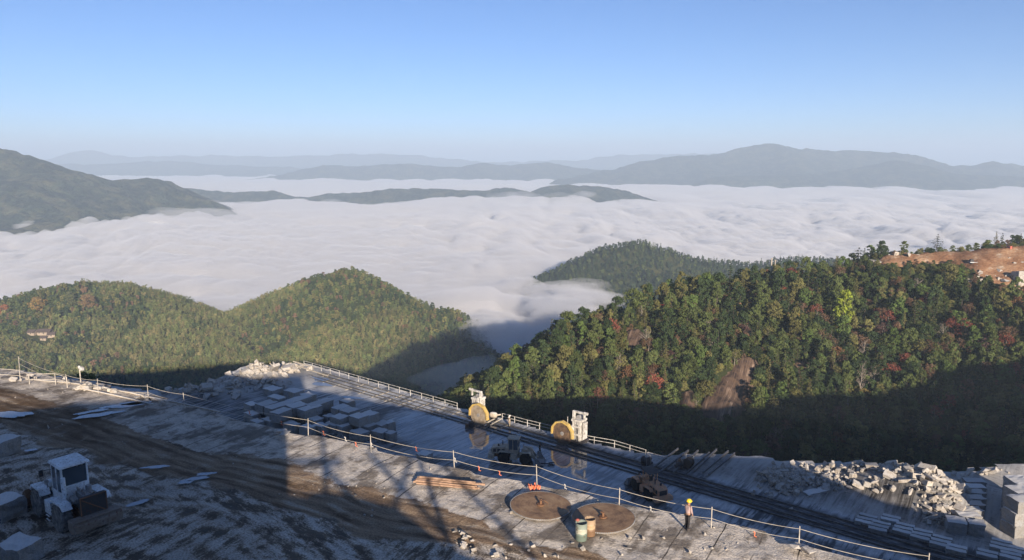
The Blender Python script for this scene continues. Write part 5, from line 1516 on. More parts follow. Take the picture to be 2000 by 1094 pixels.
for i, (px, py, rx, ry, rt) in enumerate([(18, 812, 2.1, .75, -.1), (385, 937, .9, .3, .4), (404, 928, .6, .25, .3), (364, 945, .4, .2, .2), (196, 812, 1.6, .5, .5), (240, 795, 1.5, .6, .4), (262, 790, 1.2, .4, .3), (28, 880, .6, .3, 0), (60, 882, .4, .2, .2), (305, 915, .8, .3, .2), (270, 985, .7, .3, .6), (180, 806, 1.2, .35, .6)]):
    puddle(px, py, rx, ry, rt, 0.0, i + 1)
for i, (px, py, rx, ry, rt) in enumerate([(608, 740, 4.5, 1.6, -.5), (628, 752, 3.5, 1.0, -.4), (690, 778, 2.4, .8, -.3), (1120, 905, 3.5, 2.0, -.6), (945, 870, 3.0, 1.6, -.6)][:3]):
    puddle(px, py, rx, ry, rt, FLOOR_Z, i + 21)
# ------------------------------------------------------------------ rails, guard rail, saws
def at_s(s1, s2, z=0.0): 
    p = P0 + E1 * s1 + E2 * s2; return Vector((p.x, p.y, FLOOR_Z + z))
M_RAIL = mat_simple('worn_rail_steel', (.10, .095, .09), .45, .6, 0, 3, .4)
for i, s2 in enumerate((-.6, -1.9, -3.4, -4.4)):
    mb = MB()
    for a in range(-62, 78, 10):
        p, q = at_s(a, s2, .12), at_s(a + 9.98, s2, .12); c = (p + q) / 2
        mb.box(c, (9.98, .07, .16), (0, 0, math.atan2(E1.y, E1.x))); mb.box(c - Vector((0, 0, .075)), (9.98, .16, .03), (0, 0, math.atan2(E1.y, E1.x)))
    o = mb.build('saw_rail', M_RAIL); setp(o, '%s steel rail of the long saw track across the yard' % ['outermost', 'second outermost', 'second innermost', 'innermost'][i], 'rail')
M_TIE = mat_simple('dusty_sleeper', (.38, .34, .28), .9, .1, .3, 4, .4)
tie = MB(); tie.box((0, 0, .02), (.22, 1.0, .12)); tie0 = None
for i, a in enumerate(np.arange(-60, -9, 3.6)):
    for q, (s2, L) in enumerate(((-1.25, 2.3), (-3.9, 2.1))):
        if tie0 is None: 
            tie0 = MB(); tie0.box((0, 0, .02), (.24, 2.2, .12)); o = tie0.build('sleeper', M_TIE); tie0 = o
        else: o = tie0.copy(); COL.objects.link(o)
        p = at_s(a + rng.normal(0, .05), s2 + rng.normal(0, .08), .0); o.location = p; o.rotation_euler = (0, 0, math.atan2(E1.y, E1.x) + rng.normal(0, .03))
        setp(o, 'timber sleeper under the %s rails at the far end of the saw track' % ('outer' if q == 0 else 'inner'), 'sleeper', 'sleepers under the %s rails' % ('outer' if q == 0 else 'inner'))
def guard(px_list, name_label, h=1.15):
    pts = [at(px, py, FLOOR_Z) for px, py in px_list]
    for p in pts: p.z = floor_h(p.x, p.y)
    g = empty('guard_rail', pts[0]); setp(g, name_label, 'guard rail')
    out = []
    for a, b in zip(pts[:-1], pts[1:]):
        n_ = max(1, round((b - a).length / 3.0))
        for i in range(n_): out.append(a.lerp(b, i / n_))
    out.append(pts[-1])
    for p in out:
        mb = MB(); q = p - g.location; mb.cyl(q - Vector((0, 0, .2)), q + Vector((0, 0, h)), .055, n=6); mb.build('post', M_WHITE, g)
    for hh in (h - .03, h * .52):
        mb = MB(); mb.tube([p - g.location + Vector((0, 0, hh)) for p in out], .045, 6); mb.build('bar', M_WHITE, g)
    return g
guard([(594, 715), (700, 745), (893, 799)], 'long white two bar guard rail along the outer edge left of the first saw')
guard([(981, 820), (1030, 833), (1078, 845)], 'short white guard rail between the two saws')
guard([(1122, 860), (1200, 874), (1261, 893)], 'white guard rail right of the second saw')
guard([(1265, 893), (1310, 905)], 'thin low guard rail end beside the steel beams', .8)

def saw(s1, s2, side, bl, label):
    """stone saw on rails; side=+1: carriage to the right of the blade, -1: to the left"""
    base = at_s(s1, s2 + 1.2, .1)
    e = empty('stone_saw', base, math.atan2(E1.y, E1.x)); setp(e, label, 'stone saw')
    R_ = 1.78
    bx, by, bz2 = 0.0, -1.9, R_ - .12
    mb = MB(); mb.lathe([(.0001, -.03), (R_, -.03), (R_ + .0, .03), (.0001, .03)], (0, 0, 0), (0, 1, 0), 56)
    b = mb.build('blade', bl, e); b.location = (bx, by, bz2)
    mb = MB(); mb.cyl((0, -.12, 0), (0, .7, 0), .30, n=16); mb.cyl((0, -.2, 0), (0, -.12, 0), .12, n=10); hb = mb.build('hub', M_STEEL, b)
    # octagonal guard over the upper half
    mb = MB(); RO, RI = R_ + .28, R_ + .02
    angs = [rad(a) for a in (-12, 22, 56, 90, 124, 158, 192)]
    o_ = [(math.cos(a) * RO, math.sin(a) * RO) for a in angs]; i_ = [(math.cos(a) * RI * .99, math.sin(a) * RI * .99) for a in angs]
    for k_ in range(len(angs) - 1):
        q = [o_[k_], o_[k_ + 1], i_[k_ + 1], i_[k_]]
        mb.prism([(bx + x, bz2 + z) for x, z in q], by - .26, by + .30)
    i2 = [(math.cos(a) * RI * .9, math.sin(a) * RI * .9) for a in angs]
    for k_ in range(len(angs) - 1):
        q = [i_[k_], i_[k_ + 1], i2[k_ + 1], i2[k_]]; mb.prism([(bx + x, bz2 + z) for x, z in q], by + .16, by + .28)
    mb.build('blade_guard', M_YELLOW, e)
    # carriage: two box columns, cross heads, motor, ladder
    s = side
    x0 = s * 1.55
    for cx_, yy, hh in ((x0 - s * .35, -.6, 3.9), (x0 + s * .75, -.6, 3.7), (x0 - s * .35, .8, 3.4), (x0 + s * .75, .8, 3.4)):
        mb = MB(); mb.box((cx_, yy, hh / 2 + .25), (.34, .34, hh)); mb.build('column', M_WHITE, e, .02)
    mb = MB(); mb.box((x0 + s * .2, .1, .42), (2.3, 2.6, .34)); mb.box((x0 + s * .2, -1.25, .35), (1.6, .3, .3)); mb.build('carriage', M_DARK, e, .03)
    mb = MB()
    for xx in (x0 - s * .7, x0 + s * 1.1):
        for yy in (-.55, .75): mb.cyl((xx, yy - .06, .25), (xx, yy + .06, .25), .25, n=14)
    mb.build('rail_wheel', M_RAIL, e)
    mb = MB(); mb.box((x0 + s * .2, .1, 3.75), (1.7, 1.9, .36)); mb.build('cross_head', M_WHITE, e, .03)
    for zb_ in (1.6, 2.8): mb = MB(); mb.box((x0 + s * .2, -.82, zb_), (1.5, .2, .25)); mb.build('cross_bar', M_WHITE, e, .02)
    mb = MB(); mb.box((x0 + s * .3, .35, 1.75), (1.25, 1.1, 2.5)); mb.box((x0 + s * .2, .1, 3.3), (1.3, 1.5, .55)); mb.build('housing', M_WHITE, e, .05)
    mb = MB(); mb.box((x0 - s * .75, -.95, 2.2), (.9, .6, 1.1)); mb.box((x0 - s * 1.0, -1.2, bz2), (1.3, .5, .5)); mb.build('gearbox', M_WHITE, e, .06)
    mb = MB(); mb.cyl((x0 + s * .2, -.2, 4.15), (x0 + s * .2, .9, 4.15), .36, n=16); mb.build('motor', M_STEEL, e, 0)
    mb = MB(); mb.box((x0 - s * .55, -.2, 4.5), (.4, .44, 1.2)); mb.box((x0 + s * .55, -.2, 5.0), (2.5, .36, .3)); mb.box((x0 + s * 1.35, -.2, 4.5), (.26, .3, .9)); mb.build('top_arm', M_WHITE, e, .03)
    mb = MB(); mb.cyl((x0 + s * 1.9, -.2, 5.05), (x0 + s * 1.25, -.2, 5.05), .22, n=12); mb.cyl((x0 - s * 1.2, -1.0, 2.8), (x0 - s * 1.2, -1.0, 4.2), .05, n=8); mb.build('cylinder', M_WHITE, e)
    mb = MB(); mb.box((x0 + s * 1.2, .2, 2.0), (.24, 1.1, 2.4)); mb.box((x0 + s * 1.25, .2, 3.35), (.34, .9, .3)); mb.build('control_cabinet', M_WHITE, e, .04)
    mb = MB(); 
    for k_ in range(7): mb.box((x0 + s * .2, -.83, .8 + .4 * k_), (.42, .04, .04))
    for q in (-.21, .21): mb.box((x0 + s * .2 + q, -.83, 2.1), (.04, .05, 3.2))
    mb.build('ladder', M_STEEL, e)
    return e
p = at(1098, 868, FLOOR_Z); a1, a2 = s12(p.x, p.y)
saw(a1, a2 + .7, 1, M_BLADE_DARK, 'white stone saw with yellow guard and dark wet blade, nearer on the rails')
p = at(935, 831, FLOOR_Z); a1, a2 = s12(p.x, p.y)
saw(a1, a2 + .7, -1, M_BLADE, 'white stone saw with pale dusty blade and yellow guard, farther left on the rails')
# steel beams near the rim beside the rails
M_BEAM = mat_simple('wet_steel_beam', (.10, .10, .105), .5, .5, 0, 2, .4)
for i, (px, py) in enumerate([(1298, 898), (1318, 902), (1340, 905), (1362, 908), (1378, 903), (1398, 907), (1410, 910)]):
    c = at(px, py, FLOOR_Z + .25); c.z = floor_h(c.x, c.y) + .3
    mb = MB(); L = 8.5
    mb.box((0, 0, 0), (L, .2, .05)); mb.box((0, 0, .22), (L, .2, .05)); mb.box((0, 0, .11), (L, .05, .2)); 
    o = mb.build('steel_beam', M_BEAM); o.location = c; o.rotation_euler = (0, rad(-3), math.atan2(E2.y, E2.x) + rng.normal(0, .03))
    setp(o, '%s of the parallel dark steel beams lying across the outer rim' % ['first from the left', 'second from the left', 'third from the left', 'middle one', 'fifth from the left', 'second from the right', 'last on the right'][i], 'steel beam')
def machine(px, py, label, seed, s=1.0):
    c = at(px, py, FLOOR_Z); c.z = floor_h(c.x, c.y)
    e = empty('winch', c, seed * .8); setp(e, label, 'winch')
    mb = MB(); mb.box((0, 0, .15 * s), (1.6 * s, 1.0 * s, .2 * s)); mb.build('base', M_DARK, e, .02)
    mb = MB(); mb.cyl((-.5 * s, -.35 * s, .75 * s), (-.5 * s, .35 * s, .75 * s), .42 * s, n=18); mb.cyl((-.5 * s, -.42 * s, .75 * s), (-.5 * s, -.36 * s, .75 * s), .56 * s, n=18); mb.cyl((-.5 * s, .36 * s, .75 * s), (-.5 * s, .42 * s, .75 * s), .56 * s, n=18); mb.build('drum', M_DARK, e)
    mb = MB(); mb.cyl((.1 * s, 0, .65 * s), (.75 * s, 0, .65 * s), .28 * s, n=14); mb.box((.4 * s, 0, .35 * s), (.6 * s, .5 * s, .25 * s)); mb.build('motor', M_RUST, e)
    mb = MB(); mb.tube([(-.9 * s, -.45 * s, .2 * s), (-.9 * s, -.45 * s, 1.5 * s), (.1 * s, -.45 * s, 1.5 * s), (.1 * s, -.45 * s, .2 * s)], .04 * s); mb.build('frame', M_STEEL, e)
    return e
machine(1264, 907, 'dark winch standing on the saw rails above the orange loader', 1)
machine(1325, 914, 'left one of two dark winches below the steel beams', 2, .9)
machine(1337, 913, 'right one of two dark winches below the steel beams', 3, 1.2)
machine(916, 836, 'dark cable winch at the foot of the first saw', 4, .8)
machine(952, 836, 'small dark pump right of the first saw blade', 5, .5)
# pale motor unit with two planks, right of the first saw
c = at(964, 821, FLOOR_Z); e = empty('motor_unit', c, -.4); setp(e, 'pale dusty motor unit on two planks right of the first saw', 'motor')
mb = MB(); mb.lathe([(.0001, -.7), (.35, -.65), (.48, -.3), (.48, .35), (.35, .6), (.0001, .68)], (0, 0, .95), (1, 0, 0), 16); mb.build('housing', M_GRAN_W, e, 0, True)
mb = MB(); mb.box((0, 0, .3), (1.2, .8, .5)); mb.build('base', M_DARK, e, .03)
mb = MB(); mb.cyl((.6, 0, 1.0), (1.3, .1, 1.15), .12, n=10); mb.build('spout', M_GRAN_W, e)
for q, (a, b) in enumerate((((948, 836), (981, 817)), ((944, 829), (966, 818)))):
    A_, B_ = at(*a, FLOOR_Z + .15), at(*b, FLOOR_Z + .9); mb = MB(); mb.cyl((0, 0, 0), B_ - A_, .1, n=6); o = mb.build('plank', M_TIE); o.location = A_
    setp(o, ['long pale pole slanting up to the guard rail beside the first saw', 'short pale pole leaning against the motor unit'][q], 'pole')
# loose planks at the far corner of the yard
for q, (a, b) in enumerate((((566, 712), (600, 722)), ((573, 709), (612, 718)), ((580, 716), (640, 735)))):
    A_, B_ = at(*a, FLOOR_Z + .6), at(*b, FLOOR_Z + .25); A_.z = floor_h(A_.x, A_.y) + .7; B_.z = floor_h(B_.x, B_.y) + .3; mb = MB(); mb.cyl((0, 0, 0), B_ - A_, .14, n=6); o = mb.build('timber', M_TIE); o.location = A_
    setp(o, ['upper left', 'middle', 'longest'][q] + ' timber beam lying at the far corner of the guard rail', 'timber')

# ------------------------------------------------------------------ wheel loaders
def loader(loc, ang, label, paint, cabm, tyre, hood=True, canopy=False, arms_up=0.0, scale=1.0):
    e = empty('wheel_loader', loc, ang); e.scale = (scale,) * 3; setp(e, label, 'wheel loader')
    for wx in (-1.55, 1.55):
        for s in (-1, 1):
            y0 = s * 1.02
            mb = MB(); mb.lathe([(.40, -.27), (.66, -.30), (.78, -.22), (.80, 0), (.78, .22), (.66, .30), (.40, .27)], (0, 0, 0), (0, 1, 0), 28)
            for k_ in range(22):
                a = 2 * math.pi * k_ / 22
                for q in (-1, 1): mb.box((math.cos(a) * .80, q * .14, math.sin(a) * .80), (.07, .25, .09), (0, -a, 0))
            w_ = mb.build('wheel', tyre, e); w_.location = (wx, y0, .82)
            mb = MB(); mb.lathe([(.0001, s * .10), (.16, s * .12), (.20, s * .20), (.24, s * .08), (.36, s * .12), (.42, s * .26), (.42, s * .10)], (0, 0, 0), (0, 1, 0), 20); mb.build('rim', M_RUST if tyre is M_TYRE else M_CABTAN, w_)
    mb = MB(); mb.box((-1.4, 0, .95), (3.4, .95, .55)); mb.box((-1.55, 0, .82), (.4, 1.7, .3)); mb.build('rear_frame', M_RUST, e, .03)
    mb = MB(); mb.box((1.25, 0, .95), (2.0, .8, .6)); mb.box((1.55, 0, .82), (.4, 1.7, .3)); mb.box((1.3, 0, 1.5), (.9, .9, .9), taper=(.7, 1)); mb.build('front_frame', paint, e, .03)
    mb = MB(); mb.prism([(-3.75, .62), (-3.2, .52), (-2.9, .7), (-2.9, 1.22), (-3.6, 1.22), (-3.8, 1.05)], -1.25, 1.25); mb.box((-3.45, 0, 1.26), (.7, 2.3, .06)); mb.build('counterweight', M_DRUST if not hood else paint, e, .05)
    if hood:
        mb = MB(); mb.prism([(-3.35, 1.22), (-.95, 1.22), (-.95, 2.28), (-2.6, 2.20), (-3.35, 2.02)], -.72, .72); hd = mb.build('hood', paint, e, .07)
        mb = MB(); mb.box((-3.375, 0, 1.62), (.05, 1.1, .62)); 
        mb.build('grille', M_DARK, hd, .01)
        mb = MB(); mb.cyl((-1.9, .3, 2.15), (-1.9, .3, 2.85), .07, n=10); mb.cyl((-2.4, -.25, 2.1), (-2.4, -.25, 2.5), .13, n=12); mb.build('exhaust', M_DARK, hd)
        mb = MB()
        for s in (-1, 1):
            for k_ in range(3): mb.box((-2.9 + .62 * k_, s * .735, 1.7), (.42, .03, .5))
        mb.build('side_vent', M_DARK, hd, .01)
    else:
        en = MB(); en.box((-2.0, 0, 1.45), (1.5, .62, .62)); en.box((-2.0, 0, 1.9), (1.2, .42, .35)); en.cyl((-2.2, .42, 1.75), (-1.5, .42, 1.75), .17, n=12); en.cyl((-1.7, -.38, 1.8), (-1.7, -.38, 2.3), .16, n=12)
        for k_ in range(4): en.cyl((-2.4 + .3 * k_, .05, 2.0), (-2.4 + .3 * k_, .12, 2.3), .06, n=8)
        en.tube([(-2.5, .3, 1.5), (-2.4, .5, 2.0), (-1.9, .45, 2.2), (-1.4, .2, 2.0)], .06); en.build('engine', M_STEEL, e, .02)
        mb = MB(); mb.box((-3.15, 0, 1.75), (.22, 1.35, 1.15)); rd = mb.build('radiator', M_DARK, e, .03)
        mb = MB()
        for a, b in (((-3.27, -.66, 1.2), (-3.27, -.66, 2.32)), ((-3.27, .66, 1.2), (-3.27, .66, 2.32)), ((-3.27, -.66, 2.3), (-3.27, .66, 2.3)), ((-3.28, -.6, 1.25), (-3.28, .6, 2.2))): mb.cyl(a, b, .035, n=6)
        mb.build('guard_bar', M_RUST, rd)
        mb = MB(); mb.box((-1.08, 0, 1.75), (.12, 1.3, 1.2)); mb.build('firewall', paint, e, .02)
        mb = MB(); mb.cyl((-1.35, .75, 1.3), (-1.35, .75, 3.0), .12, n=12); mb.build('exhaust', M_CABWHITE, e)
    # fenders and steps
    for s in (-1, 1):
        mb = MB(); mb.prism([(.75, 1.45), (.95, 1.80), (2.15, 1.80), (2.35, 1.45), (2.22, 1.45), (2.08, 1.70), (1.0, 1.70), (.87, 1.45)], s * .72, s * 1.28); mb.build('fender', paint, e, .015); mb = MB()
        mb.prism([(-2.4, 1.5), (-2.1, 1.80), (-.6, 1.75), (-.5, 1.62), (-2.05, 1.68), (-2.3, 1.5)], s * .74, s * 1.28); mb.build('fender', paint, e, .015)
    mb = MB()
    for s in (-1, 1):
        mb = MB(); mb.box((-.1, s * .98, 1.05), (.9, .5, .75)); mb.box((-.1, s * 1.25, .6), (.5, .08, .05)); mb.box((-.1, s * 1.25, .35), (.5, .08, .05))
        mb.build('side_tank', paint, e, .04)
    # cab
    cb = MB(); cb.box((-.25, 0, 1.62), (1.45, 1.42, .5)); cb.box((-.25, 0, 1.85), (1.5, 1.5, .1))
    for x_, y_ in ((-.93, -.66), (-.93, .66), (.42, -.66), (.42, .66), (-.3, -.68), (-.3, .68)): cb.box((x_ * (1 if x_ < 0 else .98), y_, 2.6), (.1, .1, 1.6))
    cb.box((-.95, 0, 2.0), (.08, 1.3, .35)); cb.box((.44, 0, 1.98), (.08, 1.3, .3))
    cabo = cb.build('cab', cabm, e, .015)
    if not canopy:
        g = MB(); g.box((-.95, 0, 2.72), (.03, 1.2, 1.1)); g.box((.44, 0, 2.72), (.03, 1.2, 1.15))
        for s in (-1, 1): g.box((-.62, s * .68, 2.6), (.52, .03, 1.35)); g.box((.08, s * .68, 2.6), (.6, .03, 1.35))
        g.build('window', M_GLASS, cabo)
        g = MB(); g.box((-.25, 0, 3.46), (1.75, 1.62, .16), taper=(.93, .93)); g.build('roof', cabm, cabo, .03)
    else:
        g = MB(); g.box((-.25, 0, 3.46), (2.1, 1.75, .1), (0, rad(-4), 0)); g.build('roof', M_DARK, cabo, .02)
    g = MB(); g.box((-.3, 0, 2.1), (.45, .5, .14)); g.box((-.52, 0, 2.42), (.12, .5, .6)); g.build('seat', M_DARK, cabo, .03)
    g = MB(); g.cyl((.1, 0, 1.95), (-.02, 0, 2.5), .03, n=6); g.lathe([(.2, -.02), (.23, 0), (.2, .02)], (-.02, 0, 2.5), (-.3, 0, 1), 14); g.build('steering_wheel', M_DARK, cabo)
    for s in (-1, 1):
        g = MB(); g.cyl((.4, s * .7, 3.0), (.55, s * 1.15, 3.05), .02, n=6); g.box((.55, s * 1.18, 2.88), (.06, .2, .36)); g.build('mirror', M_DARK, cabo)
        g = MB(); g.cyl((.95, s * .8, 1.8), (.95, s * .8, 2.1), .03, n=6); g.cyl((.93, s * .8, 2.15), (1.1, s * .8, 2.15), .1, n=10); g.build('headlight', M_STEEL, e)
    # arms, rams, bucket
    for s in (-1, 1):
        mb = MB(); mb.prism([(1.1, 2.02), (1.35, 2.12), (2.35, 1.70), (3.15, .62), (3.05, .38), (2.85, .42), (2.1, 1.38), (1.1, 1.72)], s * .46, s * .62); mb.build('lift_arm', paint, e, .02)
        mb = MB(); mb.cyl((.95, s * .42, 1.15), (2.2, s * .42, 1.35), .07, n=10); mb.build('ram', M_STEEL, e)
    mb = MB(); mb.box((1.9, 0, 1.72), (.9, .16, .16), (0, rad(12), 0)); mb.box((2.35, 0, 1.45), (.14, .22, 1.0), (0, rad(-20), 0)); mb.cyl((2.35, 0, 1.0), (2.95, 0, .8), .05, n=8); mb.build('tilt_link', paint, e, .02)
    bk = MB()
    outp = [(2.95, 1.25), (2.85, .75), (2.95, .28), (3.25, .08), (4.05, .05)]; inn = [(4.05, .09), (3.28, .15), (3.02, .34), (2.92, .77), (3.01, 1.24)]
    pl = outp + inn; n_ = 5
    for k_ in range(4):
        q = [outp[k_], outp[k_ + 1], inn[n_ - 2 - k_], inn[n_ - 1 - k_]]; bk.prism(q, -1.35, 1.35)
    for s in (-1, 1): bk.prism([(2.97, 1.24), (2.88, .75), (2.98, .3), (3.27, .1), (4.02, .08), (3.7, .55), (3.35, 1.0)], s * 1.31, s * 1.35 )
    b = bk.build('bucket', M_STEEL if tyre is M_TYRE_D else M_RUST, e)
    mb = MB()
    for k_ in range(7): mb.box((4.12, -1.2 + .4 * k_, .08), (.24, .1, .05), taper=(.5, .8))
    mb.build('teeth', M_STEEL, b)
    return e
p = at(125, 1040, 0.0); hd_ = rad(141)
fw = Vector((math.cos(hd_), math.sin(hd_), 0)); lf = Vector((-math.sin(hd_), math.cos(hd_), 0))
c = p + fw * 1.55 - lf * 1.02; c.z = .03
loader(c, hd_, 'dusty white wheel loader with exposed engine and radiator on the near terrace at the left', M_CABWHITE, M_CABWHITE, M_TYRE, hood=False)
c = (at(984, 904, FLOOR_Z) + at(1026, 909, FLOOR_Z)) / 2; h2 = rad(-10); lf = Vector((-math.sin(h2), math.cos(h2), 0)); c = c + lf * 1.02; c.z = FLOOR_Z + .03
loader(c, h2, 'dirty tan wheel loader seen from the side on the wet saw yard floor', M_CABTAN, M_CABTAN, M_TYRE_D, scale=1.03)
hd_ = rad(112); fw = Vector((math.cos(hd_), math.sin(hd_), 0)); lf = Vector((-math.sin(hd_), math.cos(hd_), 0))
p = at(1266, 978, FLOOR_Z); c = p + fw * 1.55 - lf * 1.02; c.z = FLOOR_Z + .03
loader(c, hd_, 'faded orange wheel loader with a dark canopy roof seen from behind below the rope fence', M_ORANGE, M_ORANGE, M_TYRE_D, canopy=True)
# dark clamp lying on the floor before the tan loader
c = at(1066, 908, FLOOR_Z); e = empty('lifting_clamp', c + Vector((0, 0, .05))); setp(e, 'dark forked lifting clamp lying on the floor before the loader bucket', 'clamp')
mb = MB(); mb.tube([(-1.3, .2, .1), (-.3, 0, .15), (.4, 0, .12), (1.1, -.1, .1)], .09); mb.build('shank', M_DARK, e)
for q in (-1, 1): mb = MB(); mb.tube([(.2, 0, .12), (.7, q * .45, .12), (1.3, q * .5, .1)], .07); mb.build('prong', M_DARK, e)

# ------------------------------------------------------------------ things on the terrace
def blade_lying(px, py, R_, z, tilt, label, seed):
    c = at(px, py, z)
    e = empty('old_saw_blade', (c.x, c.y, z), seed); e.rotation_euler = (tilt[0], tilt[1], seed); setp(e, label, 'saw blade')
    mb = MB(); mb.lathe([(.13, -.03), (R_ - .06, -.03), (R_, -.02), (R_, .02), (R_ - .06, .03), (.13, .03)], (0, 0, 0), (0, 0, 1), 72); d = mb.build('disc', M_BLADE_RUST, e)
    mb = MB(); mb.cyl((0, 0, .03), (0, 0, .09), .22, n=16); mb.cyl((0, 0, .09), (0, 0, .30), .07, n=10); mb.tube([(-.05, .02, .3), (.1, .05, .32), (.25, -.15, .2), (.3, -.35, .08)], .035); mb.build('hub', M_RUST, e)
    mb = MB()
    for k_ in range(96):
        a = 2 * math.pi * k_ / 96; mb.box((math.cos(a) * (R_ + .015), math.sin(a) * (R_ + .015), 0), (.04, .085, .065), (0, 0, a))
    mb.build('teeth', M_STEEL, d)
    return e
blade_lying(1056, 987, 1.78, .22, (.02, .01), 'large rusty saw blade lying flat on the pale terrace edge, left of the pair', 1.0)
blade_lying(1178, 1011, 1.78, .24, (-.03, .03), 'large rusty saw blade lying flat behind the two drums, right of the pair', 2.2)
def drum(px, py, h, r, label, kind):
    c = at(px, py, 0.1); e = empty('steel_drum', (c.x, c.y, .06), 0.3); setp(e, label, 'drum')
    mat_b = M_DRUM1 if kind == 1 else M_DRUM2
    mb = MB(); mb.lathe([(.0001, 0), (r * .97, 0), (r, .02), (r, h * .33), (r * 1.035, h * .345), (r, h * .36), (r, h * .66), (r * 1.035, h * .675), (r, h * .69), (r, h - .01), (r * 1.02, h), (r * .95, h + .005), (r * .95, h - .3), (.0001, h - .32)], (0, 0, 0), (0, 0, 1), 28)
    mb.build('shell', mat_b, e, 0, True)
    mb = MB(); mb.lathe([(.0001, h - .28), (r * .93, h - .28)], (0, 0, 0), (0, 0, 1), 24); mb.build('contents', M_DARK, e)
    return e
def drum_mat(name, low, mid, top):
    k = N(name); tc = k.n('ShaderNodeTexCoord'); sp = k.n('ShaderNodeSeparateXYZ'); k.l(tc.outputs['Object'], sp.inputs[0]); n = k.noise(tc.outputs['Object'], 5, 5)
    f = k.math('ADD', sp.outputs[2], k.math('MULTIPLY', k.math('SUBTRACT', n, .5), .22))
    c = k.ramp(f, [(.0, low), (.40, low), (.45, mid), (.66, mid), (.70, top)])
    c = k.mix(k.ramp(n, [(.58, 0.), (.66, .8)]), c, (.12, .08, .05))
    k.bsdf(c, .6, spec=.4); return k.m
M_DRUM1 = drum_mat('green_white_drum_paint', (.14, .18, .15), (.42, .42, .34), (.22, .26, .22)); M_DRUM2 = drum_mat('tan_drum_paint', (.20, .12, .07), (.42, .30, .18), (.35, .25, .16))
drum(1135, 1052, .98, .32, 'open green and white banded drum, front one of the two by the saw blades', 1)
drum(1152, 1043, .95, .30, 'open tan rusty drum, rear one of the two by the saw blades', 2)
mb = MB(); mb.lathe([(.0001, -.05), (.1, -.04), (.12, .02), (.06, .07), (.0001, .08)], (0, 0, 0), (0, 0, 1), 10); o = mb.build('red_cup', M_RED, None, 0, True); c = at(1128, 1017, 1.0); o.location = (c.x, c.y, 1.03); setp(o, 'small red cap on the rim of the green and white drum', 'cap')
# poles
A0_ = at(813, 944, .08); B0_ = at(934, 958, .08); dv = (B0_ - A0_); pn = Vector((-dv.y, dv.x, 0)).normalized()
for i in range(10):
    row, cidx = (0, i) if i < 5 else (1, i - 5) if i < 9 else (2, 1.5)
    a = A0_ + pn * (cidx * .16 + row * .08 - .1) + dv.normalized() * rng.uniform(-.25, .3); b = B0_ + pn * (cidx * .15 + row * .08 + rng.uniform(-.1, .15)) + dv.normalized() * rng.uniform(-.4, .3)
    a.z = .14 + row * .13; b.z = .14 + row * .13 + rng.uniform(-.01, .04)
    mb = MB(); d_ = b - a; n_ = 7
    mb.add(*limb_mesh([[(d_ * (j_ / n_), .066 - .012 * j_ / n_ + (.008 if j_ % 2 else 0)) for j_ in range(n_ + 1)]], 8))
    o = mb.build('wooden_pole', M_POLE, None, 0, True); o.location = a; setp(o, 'brown wooden pole in the bundle lying on the terrace', 'pole', 'wooden poles bundled on the terrace')
# crumpled orange cloth
c = at(1043, 955, .15); n_ = 14; V = []
for j_ in range(n_):
    for i in range(n_):
        x_ = (i / (n_ - 1) - .5) * .75; y_ = (j_ / (n_ - 1) - .5) * .45; V.append((x_ * (1 + .2 * float(vnoise(j_ * .5, 1, 3))), y_ + .15 * float(vnoise(i * .5, 2, 4)), .16 + .20 * float(vnoise(i * .7, j_ * .7, 5))))
o = mesh_obj('orange_cloth', V, [(j_ * n_ + i, j_ * n_ + i + 1, (j_ + 1) * n_ + i + 1, (j_ + 1) * n_ + i) for j_ in range(n_ - 1) for i in range(n_ - 1)], M_RIBBON); o.location = (c.x, c.y, .12); o.rotation_euler[2] = -.3; setp(o, 'crumpled orange cloth at the foot of a rope post on the terrace edge', 'cloth')
# rope fence
POSTS = [(38, 722, 'l'), (132, 758), (192, 768), (290, 780), (361, 797), (602, 850), (725, 884), (888, 916), (1049, 946), (1209, 993), (1389, 1033), (1560, 1074), (1811, 1130)]
rf = empty('rope_fence', (0, 0, 0)); pts = []
for q in POSTS:
    c = at(q[0], q[1], 0.0); pts.append(c)
rf.location = pts[0]; setp(rf, 'two strand rope fence on thin posts along the whole terrace edge', 'rope fence')
for c in pts:
    mb = MB(); l_ = c - rf.location; mb.cyl(l_ + Vector((0, 0, -.3)), l_ + Vector((rng.normal(0, .03), rng.normal(0, .03), 1.32)), .032, .026, n=7); mb.build('post', M_POST, rf)
for hh, sg in ((1.18, .16), (.62, .2)):
    path = []
    for a, b in zip(pts[:-1], pts[1:]):
        for j_ in range(10):
            t = j_ / 10; q = a.lerp(b, t); path.append(q - rf.location + Vector((0, 0, hh - sg * 4 * t * (1 - t) * min(1.2, (b - a).length / 6))))
    path.append(pts[-1] - rf.location + Vector((0, 0, hh)))
    mb = MB(); mb.tube(path, .016, 5); mb.build('rope', M_ROPE, rf)
for (i, t, hh, m__) in [(5, .25, .6, M_RIBBON), (5, .6, .6, M_RAG), (6, .0, .7, M_RAG), (6, .55, 1.0, M_RIBBON), (7, .0, .75, M_RAG), (7, .3, .45, M_RIBBON), (7, .55, .4, M_RIBBON), (8, .35, .5, M_RAG), (9, .35, .5, M_RAG), (4, .55, .9, M_RIBBON), (4, .8, .6, M_RIBBON), (10, .5, .4, M_RIBBON), (6, -.2, .5, M_RIBBON)]:
    q = pts[i].lerp(pts[i + 1], t) - rf.location + Vector((0, 0, hh)); mb = MB()
    mb.tube([q + Vector((-.03, 0, .04)), q + Vector((.05, .02, -.04)), q + Vector((.02, 0, -.22)), q + Vector((.14, .05, -.30))], .035, 5); mb.build('ribbon', m__, rf)
